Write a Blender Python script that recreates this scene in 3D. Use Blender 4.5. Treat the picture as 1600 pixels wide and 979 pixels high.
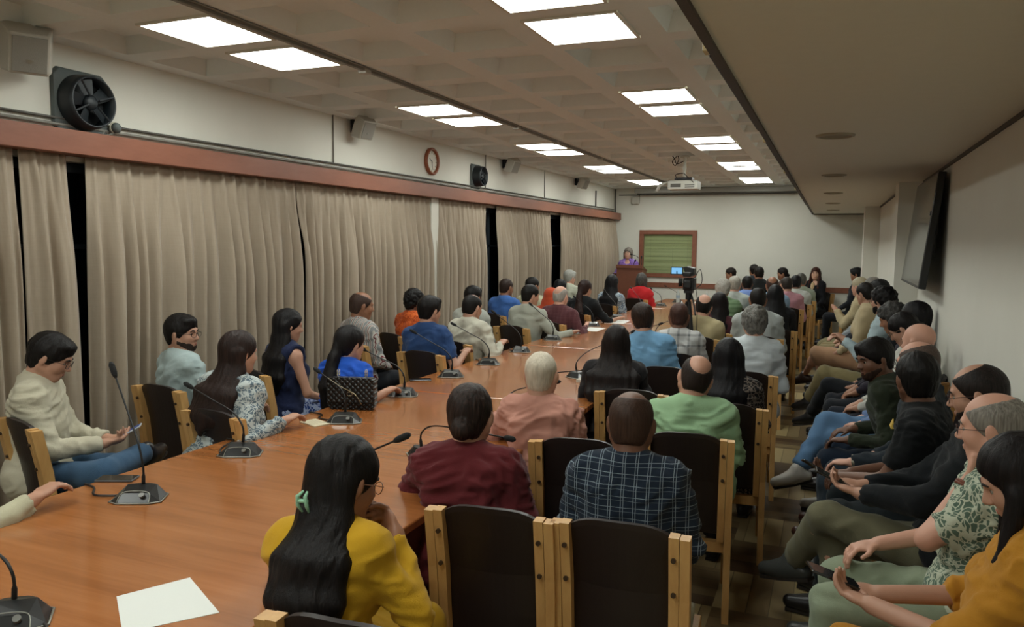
import bpy, bmesh, math, random
import numpy as np
from mathutils import Matrix, Vector
random.seed(7)
for o in list(bpy.data.objects): bpy.data.objects.remove(o)
S = bpy.context.scene
COL = S.collection
PI = math.pi
D2R = PI/180

# ------------------------------------------------------------------ camera
CAM_F = 1197.66
yaw, pitch, roll = .39308, .09274, .01045
_f = np.array([-math.sin(yaw)*math.cos(pitch), math.cos(yaw)*math.cos(pitch), -math.sin(pitch)])
_r = np.array([math.cos(yaw), math.sin(yaw), 0.]); _u = np.cross(_r, _f)
_r2 = _r*math.cos(roll)+_u*math.sin(roll); _u2 = -_r*math.sin(roll)+_u*math.cos(roll)
cd = bpy.data.cameras.new('camera'); cam = bpy.data.objects.new('camera', cd); COL.objects.link(cam)
cd.sensor_width = 36; cd.lens = CAM_F*36/1600; cd.clip_start = .05; cd.clip_end = 60
cam.matrix_world = Matrix(((_r2[0], _u2[0], -_f[0], 0), (_r2[1], _u2[1], -_f[1], 0), (_r2[2], _u2[2], -_f[2], 1.75), (0, 0, 0, 1)))
S.camera = cam
CAMP = np.array([0, 0, 1.75])
# ------------------------------------------------------------------ world, exposure
w = bpy.data.worlds.new('night'); S.world = w; w.use_nodes = True
w.node_tree.nodes['Background'].inputs[0].default_value = (.02, .03, .05, 1)
w.node_tree.nodes['Background'].inputs[1].default_value = .15
S.view_settings.view_transform = 'Standard'; S.view_settings.look = 'None'
S.view_settings.exposure = 0.0; S.view_settings.gamma = 1.0; S.view_settings.use_curve_mapping = False
PANEL_STRENGTH = 17.5
PANEL_COLOR = (.95, 1.0, .935)

# ------------------------------------------------------------------ materials
def srgb(c):
    if isinstance(c, str):
        c = c.lstrip('#'); c = [int(c[i:i+2], 16)/255 for i in (0, 2, 4)]
    return tuple(x/12.92 if x <= .04045 else ((x+.055)/1.055)**2.4 for x in c[:3])+(1,)
_mats = {}
class NT:
    def __init__(s, name):
        s.m = bpy.data.materials.new(name); s.m.use_nodes = True; s.t = s.m.node_tree; s.b = s.t.nodes['Principled BSDF']
        s.tc = None
    def n(s, typ, **kw):
        n = s.t.nodes.new('ShaderNode'+typ)
        for k, v in kw.items():
            if k in n.inputs: n.inputs[k].default_value = v
            else: setattr(n, k, v)
        return n
    def l(s, a, b): s.t.links.new(a, b)
    def coord(s, scale=(1, 1, 1), rot=(0, 0, 0), loc=(0, 0, 0)):
        if s.tc is None: s.tc = s.n('TexCoord')
        mp = s.n('Mapping'); mp.inputs['Scale'].default_value = scale; mp.inputs['Rotation'].default_value = rot; mp.inputs['Location'].default_value = loc
        s.l(s.tc.outputs['Object'], mp.inputs[0]); return mp.outputs[0]
    def math(s, op, a, b=None, c=None):
        n = s.n('Math', operation=op)
        for i, v in enumerate((a, b, c)):
            if v is None: continue
            if isinstance(v, (int, float)): n.inputs[i].default_value = v
            else: s.l(v, n.inputs[i])
        return n.outputs[0]
    def noise(s, vec, scale=5, detail=3, rough=.5):
        n = s.n('TexNoise'); n.inputs['Scale'].default_value = scale; n.inputs['Detail'].default_value = detail; n.inputs['Roughness'].default_value = rough
        s.l(vec, n.inputs['Vector']); return n.outputs['Fac']
    def ramp(s, fac, stops):
        r = s.n('ValToRGB'); e = r.color_ramp.elements
        e[0].position, e[0].color = stops[0][0], stops[0][1]
        e[1].position, e[1].color = stops[-1][0], stops[-1][1]
        for p, c in stops[1:-1]:
            x = e.new(p); x.color = c
        s.l(fac, r.inputs[0]); return r.outputs[0]
    def mix(s, fac, a, b):
        n = s.n('Mix', data_type='RGBA')
        for i, v in ((0, fac), (6, a), (7, b)):
            if isinstance(v, (int, float)): n.inputs[i].default_value = v
            elif isinstance(v, tuple): n.inputs[i].default_value = v
            else: s.l(v, n.inputs[i])
        return n.outputs[2]
    def bump(s, h, strength=.3, dist=.01):
        b = s.n('Bump'); b.inputs['Strength'].default_value = strength; b.inputs['Distance'].default_value = dist
        s.l(h, b.inputs['Height']); s.l(b.outputs[0], s.b.inputs['Normal'])
    def color(s, c): s.l(c, s.b.inputs['Base Color'])
    def set(s, **kw):
        for k, v in kw.items(): s.b.inputs[k.replace('_', ' ')].default_value = v
def mat(name, c, rough=.6, metal=0, spec=.5, bump=0, bscale=40, coat=0, var=0.0):
    if name in _mats: return _mats[name]
    t = NT(name); t.set(Roughness=rough, Metallic=metal, Coat_Weight=coat); t.b.inputs['Specular IOR Level'].default_value = spec
    c = srgb(c)
    if bump or var:
        f = t.noise(t.coord(), bscale, 4)
        if bump: t.bump(f, bump, .005)
        if var:
            t.color(t.mix(f, tuple(x*(1-var) for x in c[:3])+(1,), tuple(min(1, x*(1+var)) for x in c[:3])+(1,)))
        else: t.b.inputs['Base Color'].default_value = c
    else: t.b.inputs['Base Color'].default_value = c
    _mats[name] = t.m; return t.m
def wood(name, c1, c2, scale=(1, 1, 1), rough=.45, coat=0, k=6.0):
    if name in _mats: return _mats[name]
    t = NT(name); v = t.coord(scale)
    f = t.noise(v, k, 5, .6); g = t.noise(v, k*6, 3)
    m = t.math('ADD', t.math('MULTIPLY', f, .75), t.math('MULTIPLY', g, .25))
    t.color(t.ramp(m, [(.3, srgb(c1)), (.7, srgb(c2))])); t.set(Roughness=rough, Coat_Weight=coat)
    t.bump(g, .08, .002); _mats[name] = t.m; return t.m
def cloth(c, pat=None, c2=None, sc=1.0, c3=None):
    key = ('cloth', c, pat, c2, sc, c3)
    if key in _mats: return _mats[key]
    t = NT('fabric'); t.set(Roughness=.9); t.b.inputs['Specular IOR Level'].default_value = .2; t.set(Sheen_Weight=.08)
    v = t.coord(); A = srgb(c); f = t.noise(v, 9, 4)
    base = t.mix(f, tuple(x*.86 for x in A[:3])+(1,), tuple(min(1, x*1.12) for x in A[:3])+(1,))
    B = srgb(c2) if c2 else A
    sep = t.n('SeparateXYZ'); t.l(v, sep.inputs[0]); X, Y, Z = sep.outputs
    def lines(co, freq, width, off=0.):
        fr = t.math('FRACT', t.math('ADD', t.math('MULTIPLY', co, freq), off+50)); return t.math('LESS_THAN', fr, width)
    if pat == 'plaid':
        a = lines(X, 22*sc, .05); b = lines(X, 22*sc, .05, .2); h1 = lines(Z, 26*sc, .05); h2 = lines(Z, 26*sc, .05, .35)
        m = t.math('MAXIMUM', t.math('MAXIMUM', a, b), t.math('MAXIMUM', h1, t.math('MULTIPLY', h2, .5)))
        base = t.mix(t.math('MULTIPLY', m, .8), base, B)
    elif pat == 'gingham':
        a = lines(X, 16*sc, .22); h = lines(Z, 16*sc, .22)
        base = t.mix(t.math('MULTIPLY', t.math('ADD', a, h), .38), base, B)
    elif pat == 'stripe':
        a = lines(X, 22*sc, .45); b = lines(X, 22*sc, .15, .35)
        base = t.mix(a, base, B)
        if c3: base = t.mix(b, base, srgb(c3))
    elif pat == 'hstripe':
        a = lines(Z, 30*sc, .4); base = t.mix(a, base, B)
    elif pat in ('floral', 'dots', 'leopard'):
        vo = t.n('TexVoronoi', feature='DISTANCE_TO_EDGE'); vo.inputs['Scale'].default_value = 45*sc
        dn = t.n('TexNoise'); dn.inputs['Scale'].default_value = 14*sc; t.l(v, dn.inputs['Vector'])
        vm = t.n('VectorMath', operation='MULTIPLY_ADD'); t.l(dn.outputs['Color'], vm.inputs[0]); vm.inputs[1].default_value = (.09/sc,)*3; t.l(v, vm.inputs[2])
        t.l(vm.outputs[0], vo.inputs['Vector'])
        m = t.math('LESS_THAN', vo.outputs[0], .09 if pat != 'leopard' else .16)
        wv = t.noise(vm.outputs[0], 26*sc, 2); m2 = t.math('GREATER_THAN', wv, .56)
        mm = t.math('MAXIMUM', m, m2) if pat == 'floral' else m
        base = t.mix(mm, base, B)
    fine = t.noise(t.coord((1, 1, 1)), 260, 2)
    med = t.noise(t.coord((1, 1, .5)), 14, 3)
    t.bump(t.math('ADD', t.math('MULTIPLY', med, 1.), t.math('MULTIPLY', fine, .15)), .35, .012)
    t.color(base); _mats[key] = t.m; return t.m
def skin(c):
    key = ('skin', c)
    if key in _mats: return _mats[key]
    t = NT('skin'); A = srgb(c); v = t.coord(); f = t.noise(v, 12, 3)
    t.color(t.mix(f, (A[0]*.85, A[1]*.8, A[2]*.78, 1), (min(1, A[0]*1.1), A[1]*1.08, A[2]*1.05, 1)))
    t.set(Roughness=.52); t.bump(t.noise(v, 180, 2), .08, .002); _mats[key] = t.m; return t.m
def hairm(c, gray=None):
    key = ('hair', c, gray)
    if key in _mats: return _mats[key]
    t = NT('hair'); A = srgb(c); v = t.coord((150, 150, 9)); f = t.noise(v, 1, 4, .6)
    B = srgb(gray) if gray else tuple(min(1, x*1.6+.002) for x in A[:3])+(1,)
    t.color(t.ramp(f, [(.35, A), (.72, B)])); t.set(Roughness=.5); t.b.inputs['Specular IOR Level'].default_value = .2; t.bump(f, .5, .006)
    _mats[key] = t.m; return t.m

# ------------------------------------------------------------------ object helpers
def tagit(o, label=None, cat=None, group=None, kind=None):
    if label: o['label'] = label
    if cat: o['category'] = cat
    if group: o['group'] = group
    if kind: o['kind'] = kind
    return o
def empty(name, loc=(0, 0, 0), rz=0, label=None, cat=None, group=None):
    o = bpy.data.objects.new(name, None); COL.objects.link(o); o.location = loc; o.rotation_euler = (0, 0, rz); o.empty_display_size = .1
    return tagit(o, label, cat, group)
def add_mesh(name, me, m=None, parent=None, smooth=False):
    o = bpy.data.objects.new(name, me); COL.objects.link(o)
    if m: me.materials.append(m)
    if parent: o.parent = parent
    if smooth: me.polygons.foreach_set('use_smooth', np.ones(len(me.polygons), bool)); me.update()
    return o
class MB:
    def __init__(s): s.v = []; s.f = []
    def add(s, vs, fs, M=None):
        n = len(s.v)
        for p in vs: s.v.append(tuple(M @ Vector(p)) if M is not None else tuple(p))
        for f in fs: s.f.append(tuple(i+n for i in f))
        return s
    def box(s, x0, x1, y0, y1, z0, z1, M=None):
        vs = [(x, y, z) for z in (z0, z1) for x, y in ((x0, y0), (x1, y0), (x1, y1), (x0, y1))]
        return s.add(vs, [(0, 3, 2, 1), (4, 5, 6, 7), (0, 1, 5, 4), (1, 2, 6, 5), (2, 3, 7, 6), (3, 0, 4, 7)], M)
    def tube(s, pts, r, n=8, cap=True, closed=False):
        pts = [Vector(p) for p in pts]; rs = r if isinstance(r, (list, tuple)) else [r]*len(pts)
        rings = []; up = None
        for i, p in enumerate(pts):
            a = pts[i-1] if i else (pts[-1] if closed else p); b = pts[(i+1) % len(pts)] if (i < len(pts)-1 or closed) else p
            d = (b-a).normalized()
            if up is None:
                up = d.orthogonal().normalized()
            else:
                up = (up-d*up.dot(d)); up = up.normalized() if up.length > 1e-6 else d.orthogonal().normalized()
            q = d.cross(up); rings.append([p+(up*math.cos(t)+q*math.sin(t))*rs[i] for t in [2*PI*k/n for k in range(n)]])
        vs = [v for R in rings for v in R]; fs = []
        m = len(rings)
        for i in range(m if closed else m-1):
            for k in range(n):
                a = i*n+k; b = i*n+(k+1) % n; c = ((i+1) % m)*n+(k+1) % n; d = ((i+1) % m)*n+k; fs.append((a, b, c, d))
        if cap and not closed: fs += [tuple(range(n))[::-1], tuple((m-1)*n+k for k in range(n))]
        return s.add(vs, fs)
    def lathe(s, prof, n=24, M=None):
        vs = []; fs = []
        for r, z in prof: vs += [(r*math.cos(2*PI*k/n), r*math.sin(2*PI*k/n), z) for k in range(n)]
        for i in range(len(prof)-1):
            for k in range(n): fs.append((i*n+k, i*n+(k+1) % n, (i+1)*n+(k+1) % n, (i+1)*n+k))
        fs += [tuple(range(n))[::-1], tuple((len(prof)-1)*n+k for k in range(n))]
        return s.add(vs, fs, M)
    def cyl(s, a, b, r, n=16, r2=None):
        return s.tube([a, b], [r, r if r2 is None else r2], n)
    def hull(s, pts, M=None):
        bm = bmesh.new(); [bm.verts.new(p) for p in pts]; bmesh.ops.convex_hull(bm, input=bm.verts)
        vs = [v for v in bm.verts if v.link_faces]; ix = {v: i for i, v in enumerate(vs)}
        s.add([v.co[:] for v in vs], [tuple(ix[v] for v in f.verts) for f in bm.faces], M); bm.free(); return s
    def mesh(s, name):
        me = bpy.data.meshes.new(name); me.from_pydata(s.v, [], s.f); me.update(); return me
    def build(s, name, m, parent=None, smooth=False, bevel=0, seg=2, auto=False):
        o = add_mesh(name, s.mesh(name), m, parent, smooth)
        if bevel:
            b = o.modifiers.new('bevel', 'BEVEL'); b.width = bevel; b.segments = seg; b.limit_method = 'ANGLE'; b.angle_limit = .6; b.harden_normals = False
        return o
def spline(pts, n=8):
    P = [Vector(p) for p in pts]; out = []
    for i in range(len(P)-1):
        a = P[max(i-1, 0)]; b = P[i]; c = P[i+1]; d = P[min(i+2, len(P)-1)]
        for k in range(n):
            t = k/n; out.append(.5*((2*b)+(c-a)*t+(2*a-5*b+4*c-d)*t*t+(3*b-a-3*c+d)*t**3))
    out.append(P[-1]); return out
def struct(name, mb, m, bevel=0, smooth=False):
    o = mb.build(name, m, bevel=bevel, smooth=smooth); o['kind'] = 'structure'; return o
def kids(o): return [c for c in bpy.data.objects if c.parent == o]
def copy_tree(o, ch=None, parent=None):
    c = o.copy(); COL.objects.link(c); c.parent = parent
    if ch is None: ch = tree(o)
    for k, sub in ch: copy_tree(k, sub, c)
    return c
def tree(o): return [(k, tree(k)) for k in kids(o)]

# ------------------------------------------------------------------ room
white = NT('wall_paint'); white.color(white.mix(white.noise(white.coord(), 3, 4), srgb('#d5d3c8'), srgb('#dddbd1'))); white.set(Roughness=.8); white.bump(white.noise(white.coord(), 60, 3), .08, .003); white = white.m
ceilm = mat('ceiling_paint', '#e0e4e1', .85, bump=.05, bscale=30, var=.03)
soffm = mat('soffit_paint', '#dcd6c6', .85, bump=.05, bscale=20, var=.03)
brown = wood('pelmet_wood', '#7d4a35', '#8c5742', (4, 1, 4), .45, k=3)
dark = mat('dark_metal', '#26262a', .5)
greym = mat('grey_metal', '#6a6a6c', .4, .6)
glassdark = mat('night_glass', '#040a10', .08)
CE, SOF, XL, XR, YF, YB = 2.87, 2.34, -4.2, .75, 15.6, -3.6
# floor : basket parquet
fl = NT('parquet_floor'); v = fl.coord(); T = .46
sep = fl.n('SeparateXYZ'); fl.l(v, sep.inputs[0]); X, Y = sep.outputs[0], sep.outputs[1]
ix = fl.math('FLOOR', fl.math('DIVIDE', X, T)); iy = fl.math('FLOOR', fl.math('DIVIDE', Y, T))
par = fl.math('MODULO', fl.math('ADD', fl.math('ADD', ix, iy), 200), 2)
co = fl.math('ADD', fl.math('MULTIPLY', X, par), fl.math('MULTIPLY', Y, fl.math('SUBTRACT', 1, par)))
st = fl.math('MULTIPLY', co, 4.5/T); sid = fl.math('FLOOR', st)
wn = fl.n('TexWhiteNoise', noise_dimensions='3D'); cb = fl.n('CombineXYZ'); fl.l(ix, cb.inputs[0]); fl.l(iy, cb.inputs[1]); fl.l(sid, cb.inputs[2]); fl.l(cb.outputs[0], wn.inputs['Vector'])
wn2 = fl.n('TexWhiteNoise', noise_dimensions='2D'); cb2 = fl.n('CombineXYZ'); fl.l(ix, cb2.inputs[0]); fl.l(iy, cb2.inputs[1]); fl.l(cb2.outputs[0], wn2.inputs['Vector'])
tone = fl.math('ADD', fl.math('MULTIPLY', wn.outputs['Value'], .6), fl.math('ADD', fl.math('MULTIPLY', par, .32), fl.math('MULTIPLY', wn2.outputs['Value'], .1)))
cc = fl.ramp(tone, [(.1, srgb('#4c3a2a')), (.4, srgb('#6f5c3f')), (.65, srgb('#978560')), (1.0, srgb('#b8a678'))])
gap = fl.math('LESS_THAN', fl.math('FRACT', st), .05)
cc = fl.mix(fl.math('MULTIPLY', gap, .6), cc, srgb('#2c2218')); fl.color(cc); fl.set(Roughness=.4)
struct('floor', MB().box(XL-.6, 1.2, YB, YF+.2, -.1, 0), fl.m)
# ceiling with square coffers
cm = MB(); x0, px, y0, py, rim, dep = -4.05, .6375, -3.43, .65, .48, .10
xs = [x0+px*i for i in range(6)]; ys = [y0+py*j for j in range(29)]
LIGHTX = (1, 4); LIGHTY = [10, 11, 14, 15, 18, 19, 22, 23, 26, 27]
def quad(a, b, c, d): cm.add([a, b, c, d], [(0, 1, 2, 3)])
prev = YB
for yy in ys:
    quad((XL-.1, prev, CE), (XL-.1, yy, CE), (-.3, yy, CE), (-.3, prev, CE)); prev = yy+rim
    px_ = XL-.1
    for xx in xs:
        quad((px_, yy, CE), (px_, yy+rim, CE), (xx, yy+rim, CE), (xx, yy, CE)); px_ = xx+rim
        t = .035; a = [(xx, yy, CE), (xx+rim, yy, CE), (xx+rim, yy+rim, CE), (xx, yy+rim, CE)]
        b = [(xx+t, yy+t, CE+dep), (xx+rim-t, yy+t, CE+dep), (xx+rim-t, yy+rim-t, CE+dep), (xx+t, yy+rim-t, CE+dep)]
        for k in range(4): quad(a[k], a[(k+1) % 4], b[(k+1) % 4], b[k])
        quad(*b)
    quad((px_, yy, CE), (px_, yy+rim, CE), (-.3, yy+rim, CE), (-.3, yy, CE))
quad((XL-.1, prev, CE), (XL-.1, YF+.2, CE), (-.3, YF+.2, CE), (-.3, prev, CE))
cm.box(XL-.2, -.2, YB, YF+.2, CE+.2, CE+.3)
struct('ceiling', cm, ceilm)
struct('ceiling_soffit', MB().box(-.352, 1.0, YB, YF+.1, SOF, CE+.1), soffm)
struct('trim_1', MB().box(-.372, -.345, YB, YF, SOF-.012, SOF+.03).box(-.37, -.352, YB, 2.78, SOF+.03, SOF+.2).box(-.35, .69, YF-.03, YF, SOF-.02, SOF).box(.735, .75, YB, 7.9, SOF-.02, SOF).box(.635, .65, 8.4, 12.8, SOF-.02, SOF), mat('dark_trim', '#4a4038', .6))
# left wall
lw = MB().box(XL-.15, XL, YB, YF+.1, 2.2, CE+.05).box(XL-.15, XL, YB, YF+.1, 0, .3)
for a, b in ((-3.6, -1.2), (1.3, 1.5), (4.0, 4.25), (7.48, 7.72), (14.6, 15.7)): lw.box(XL-.15, XL, a, b, .3, 2.2)
struct('wall_left', lw, white)
for k, (a, b) in enumerate(((-1.2, 1.3), (1.5, 4.0), (4.25, 7.48), (7.72, 11.2), (11.2, 14.6))):
    o = MB().box(XL-.12, XL-.10, a, b, .3, 2.2).build('window_%d' % (k+2), glassdark); o['kind'] = 'structure'
    f = MB(); n = 2
    for i in range(n+1):
        yy = a+(b-a)*i/n; f.box(XL-.13, XL-.07, max(a, yy-.03), min(b, yy+.03), .3, 2.2)
    f.box(XL-.13, XL-.07, a, b, .3, .36).box(XL-.13, XL-.07, a, b, 2.14, 2.2).box(XL-.13, XL-.07, a, b, 1.68, 1.71)
    f.build('window_frame', mat('window_metal', '#2b3238', .4), o)
struct('wall_far', MB().box(XL-.15, -3.60, YF, YF+.1, 0, CE+.05).box(-2.54, 1.0, YF, YF+.1, 0, CE+.05).box(-3.60, -2.54, YF, YF+.1, 0, 1.13).box(-3.60, -2.54, YF, YF+.1, 1.96, CE+.05), white)
struct('wall_back', MB().box(XL-.15, 1.2, YB-.1, YB, 0, CE+.05), white)
rw = MB().box(XR, XR+.2, YB, 8.0, 0, SOF).box(.55, .95, 8.0, 8.42, 0, SOF).box(.65, .95, 8.42, 12.8, 0, SOF).box(.44, .95, 12.8, 13.3, 0, SOF).box(.70, .95, 13.3, YF+.1, 0, SOF)
struct('wall_right', rw, white)
struct('trim_4', MB().box(-4.19, -4.13, 7.59, 7.76, 0, 2.23), white)
struct('trim_2', MB().box(-3.55, .70, YF-.025, YF, .865, .965), brown, bevel=.004)
struct('trim_3', MB().box(XL, -4.045, YB, YF-.02, 2.23, 2.365), brown, bevel=.004)
# far window with slatted blind
o = MB().box(-3.60, -2.54, YF+.08, YF+.09, 1.13, 1.96).build('window_1', glassdark); o['kind'] = 'structure'
fm = MB()
for b in ((-3.65, -3.56, 1.07, 2.02), (-2.58, -2.49, 1.07, 2.02)): fm.box(b[0], b[1], YF-.03, YF+.08, b[2], b[3])
fm.box(-3.65, -2.49, YF-.032, YF+.08, 1.07, 1.15).box(-3.65, -2.49, YF-.032, YF+.08, 1.94, 2.02); fm.build('window_frame', brown, o, bevel=.003)
bl = empty('window_blind', (-3.07, YF+.03, 1.13), 0, 'closed green slatted blind in the brown framed window on the far wall', 'blind')
sl = MB()
for i in range(33):
    z = .015+i*.0238; rr = random.uniform(-.25, .1)+(.5 if i in (7, 8) else 0); M = Matrix.Translation((0, 0, z)) @ Matrix.Rotation(1.05+rr, 4, 'X')
    sl.box(-.49, .49, -.0135, .0135, -.0006, .0006, M)
sl.build('slats', mat('blind_green', '#9aa473', .5), bl)
MB().box(-.495, .495, -.02, .02, .785, .81).build('head_rail', mat('blind_rail', '#70764e', .5), bl)
cd_ = MB(); [cd_.cyl((x, -.018, 0), (x, -.018, .79), .0015, 5) for x in (-.35, .1, .4)]; cd_.build('cord', mat('cordm', '#6b6f4c', .7), bl)

# ------------------------------------------------------------------ ceiling light panels
em = bpy.data.materials.new('lit_panel'); em.use_nodes = True; nt = em.node_tree; nt.nodes.clear()
e = nt.nodes.new('ShaderNodeEmission'); e.inputs[0].default_value = PANEL_COLOR+(1,); e.inputs[1].default_value = PANEL_STRENGTH
oo = nt.nodes.new('ShaderNodeOutputMaterial'); nt.links.new(e.outputs[0], oo.inputs[0])
frm = mat('panel_frame', '#cfcabc', .5)
rows = ['nearest', 'second', 'third', 'fourth', 'farthest', 'unseen', 'rearmost unseen']
proto = None
for ci, side in ((1, 'left'), (4, 'right')):
    for k, j in enumerate(LIGHTY+[6, 7, 2, 3]):
        x = xs[ci]+rim/2; y = ys[j]+rim/2
        lab = 'square lit ceiling panel, %s one of the %s pair in the %s row' % ('near' if k % 2 == 0 else 'far', rows[k//2], side)
        if proto is None:
            proto = empty('ceiling_light', (x, y, CE), 0)
            q = rim/2+.012; f = MB().box(-q, q, -q, -q+.018, -.012, .03).box(-q, q, q-.018, q, -.012, .03).box(-q, -q+.018, -q, q, -.012, .03).box(q-.018, q, -q, q, -.012, .03)
            f.build('frame', frm, proto); MB().hull([(sx*a, sy*a, z) for sx in (-1, 1) for sy in (-1, 1) for a, z in ((q-.012, .02), (q-.012, -.008), (q-.04, -.014))]).build('diffuser', em, proto); pt = tree(proto); c = proto
        else:
            c = copy_tree(proto, pt); c.location = (x, y, CE)
        tagit(c, lab, 'ceiling light', 'lit ceiling panels')

# ------------------------------------------------------------------ curtains
ct = NT('curtain_linen'); v = ct.coord((1, 60, 3)); v2 = ct.coord((1, 3, 90))
n1 = ct.noise(v, 4, 3); n2 = ct.noise(v2, 3, 3); n3 = ct.noise(ct.coord(), 2.2, 3)
ct.color(ct.mix(ct.math('ADD', ct.math('MULTIPLY', ct.math('ADD', n1, n2), .3), ct.math('MULTIPLY', n3, .4)), srgb('#8d7f6e'), srgb('#b1a28f')))
ct.set(Roughness=.85, Sheen_Weight=.15); ct.bump(ct.math('ADD', n1, n2), .15, .003); ct = ct.m
hemm = mat('curtain_tape', '#a6977f', .9)
def curtain(ya, yb, label, seed, flare=0., flare_a=0., zb=.04):
    rnd = np.random.RandomState(seed); n = max(10, int((yb-ya)/.009)); zs = np.concatenate([np.linspace(2.235, 1.95, 12), np.linspace(1.85, zb, 20)])
    u = np.linspace(0, 1, n); L = yb-ya; np_ = max(2, int(L/.115))
    ph = rnd.uniform(-.35, .35, np_+2); am = rnd.uniform(.5, 1.25, np_+2)
    vs = []; 
    for zi, z in enumerate(zs):
        t = (2.235-z)/(2.235-zb); drift = np.interp(u, np.linspace(0, 1, np_+2), ph)*min(1, t*5)+.22*np.sin(u*9+seed+t*2.0)*t
        amp = np.interp(u, np.linspace(0, 1, np_+2), am); phase = u*np_+drift
        fr = np.abs(((phase) % 1.0)-.5)*2
        prof = np.where(fr < .3, .5+.5*np.cos(fr/.3*PI), 0)*.9-.25*np.cos(2*PI*phase*.5+seed)*min(1, t*3)
        low = (.5-.5*np.cos(2*PI*phase))**.7
        pr = prof*(1-min(1, t*4))*1.0+(low*1.15+.3*np.sin(2*PI*phase*2+seed)*.3)*min(1, t*4)
        A = (.036+.058*min(1, t*3))*amp
        x = -4.185+.03+A*pr+.006*np.sin(u*40+z*3+seed)
        yy = ya+L*u+.012*np.sin(2*PI*phase+1)*t
        yy = yy+flare*t*u+flare_a*t*(1-u)
        vs.append(np.stack([x, yy, np.full(n, z)], 1))
    V = np.concatenate(vs); f = []
    for i in range(len(zs)-1):
        for k in range(n-1): f.append((i*n+k, i*n+k+1, (i+1)*n+k+1, (i+1)*n+k))
    me = bpy.data.meshes.new('curtain'); me.from_pydata(V.tolist(), [], f); me.update()
    o = add_mesh('curtain', me, ct, None, True); sd = o.modifiers.new('thickness', 'SOLIDIFY'); sd.thickness = .004
    tagit(o, label, 'curtain', 'pleated beige curtains along the left wall')
    return o
curtain(.2, 2.872, 'pleated beige curtain at the left edge of the photo, left of a dark slit', 1)
curtain(2.90, 3.19, 'narrow beige curtain just left of the first dark window gap', 2, .03)
curtain(3.315, 5.275, 'wide beige curtain right of the first dark window gap', 3, 0., -.075)
curtain(5.285, 7.60, 'long beige curtain behind the striped shirt, ending at a white sliver', 4)
curtain(7.715, 9.08, 'beige curtain between the white sliver of wall and the second dark gap', 5)
curtain(9.43, 11.53, 'beige curtain between the second and third dark window gaps', 6)
curtain(12.05, 15.45, 'farthest beige curtain, ending at the far wall beside the lectern', 7)

# ------------------------------------------------------------------ conference table modules
tw = NT('varnished_table_wood'); v = tw.coord((.6, 5, 1)); f = tw.noise(v, 2.2, 4, .55); g = tw.noise(tw.coord((1.2, 34, 1)), 2, 2)
m = tw.math('ADD', tw.math('MULTIPLY', f, .7), tw.math('MULTIPLY', g, .3))
tw.color(tw.ramp(m, [(.3, srgb('#8d5226')), (.5, srgb('#9f6233')), (.7, srgb('#ad6e3e'))])); tw.set(Roughness=.25, Coat_Weight=.5, Coat_Roughness=.09); tw.bump(tw.noise(tw.coord((2, 2, 1)), 2, 1), .02, .01); tw = tw.m
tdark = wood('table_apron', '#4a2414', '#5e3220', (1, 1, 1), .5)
TX0, TX1 = -2.76, -1.34
segs = [(.55, 4.44), (4.45, 6.92), (6.93, 9.38), (9.39, 11.84), (11.85, 14.0)]
tl = ['nearest section of the long varnished table, with the loose white sheet on it', 'second section of the long varnished table, beyond the first dark seam', 'third section of the long varnished table, beyond the second seam', 'fourth section of the long varnished table, left of the video camera', 'farthest section of the long varnished table, holding water bottles']
for (a, b), lb in zip(segs, tl):
    t = empty('conference_table', ((TX0+TX1)/2, (a+b)/2, 0), 0, lb, 'table', 'sections of the long conference table')
    hx, hy = (TX1-TX0)/2, (b-a)/2
    MB().box(-hx, hx, -hy+.002, hy-.002, .715, .75).build('tabletop', tw, t, bevel=.006)
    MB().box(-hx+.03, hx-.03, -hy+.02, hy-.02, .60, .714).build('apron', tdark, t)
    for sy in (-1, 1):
        MB().box(-hx+.18, hx-.18, sy*(hy-.25)-.02, sy*(hy-.25)+.02, .0, .60).build('leg', tdark, t, bevel=.004)

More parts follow.
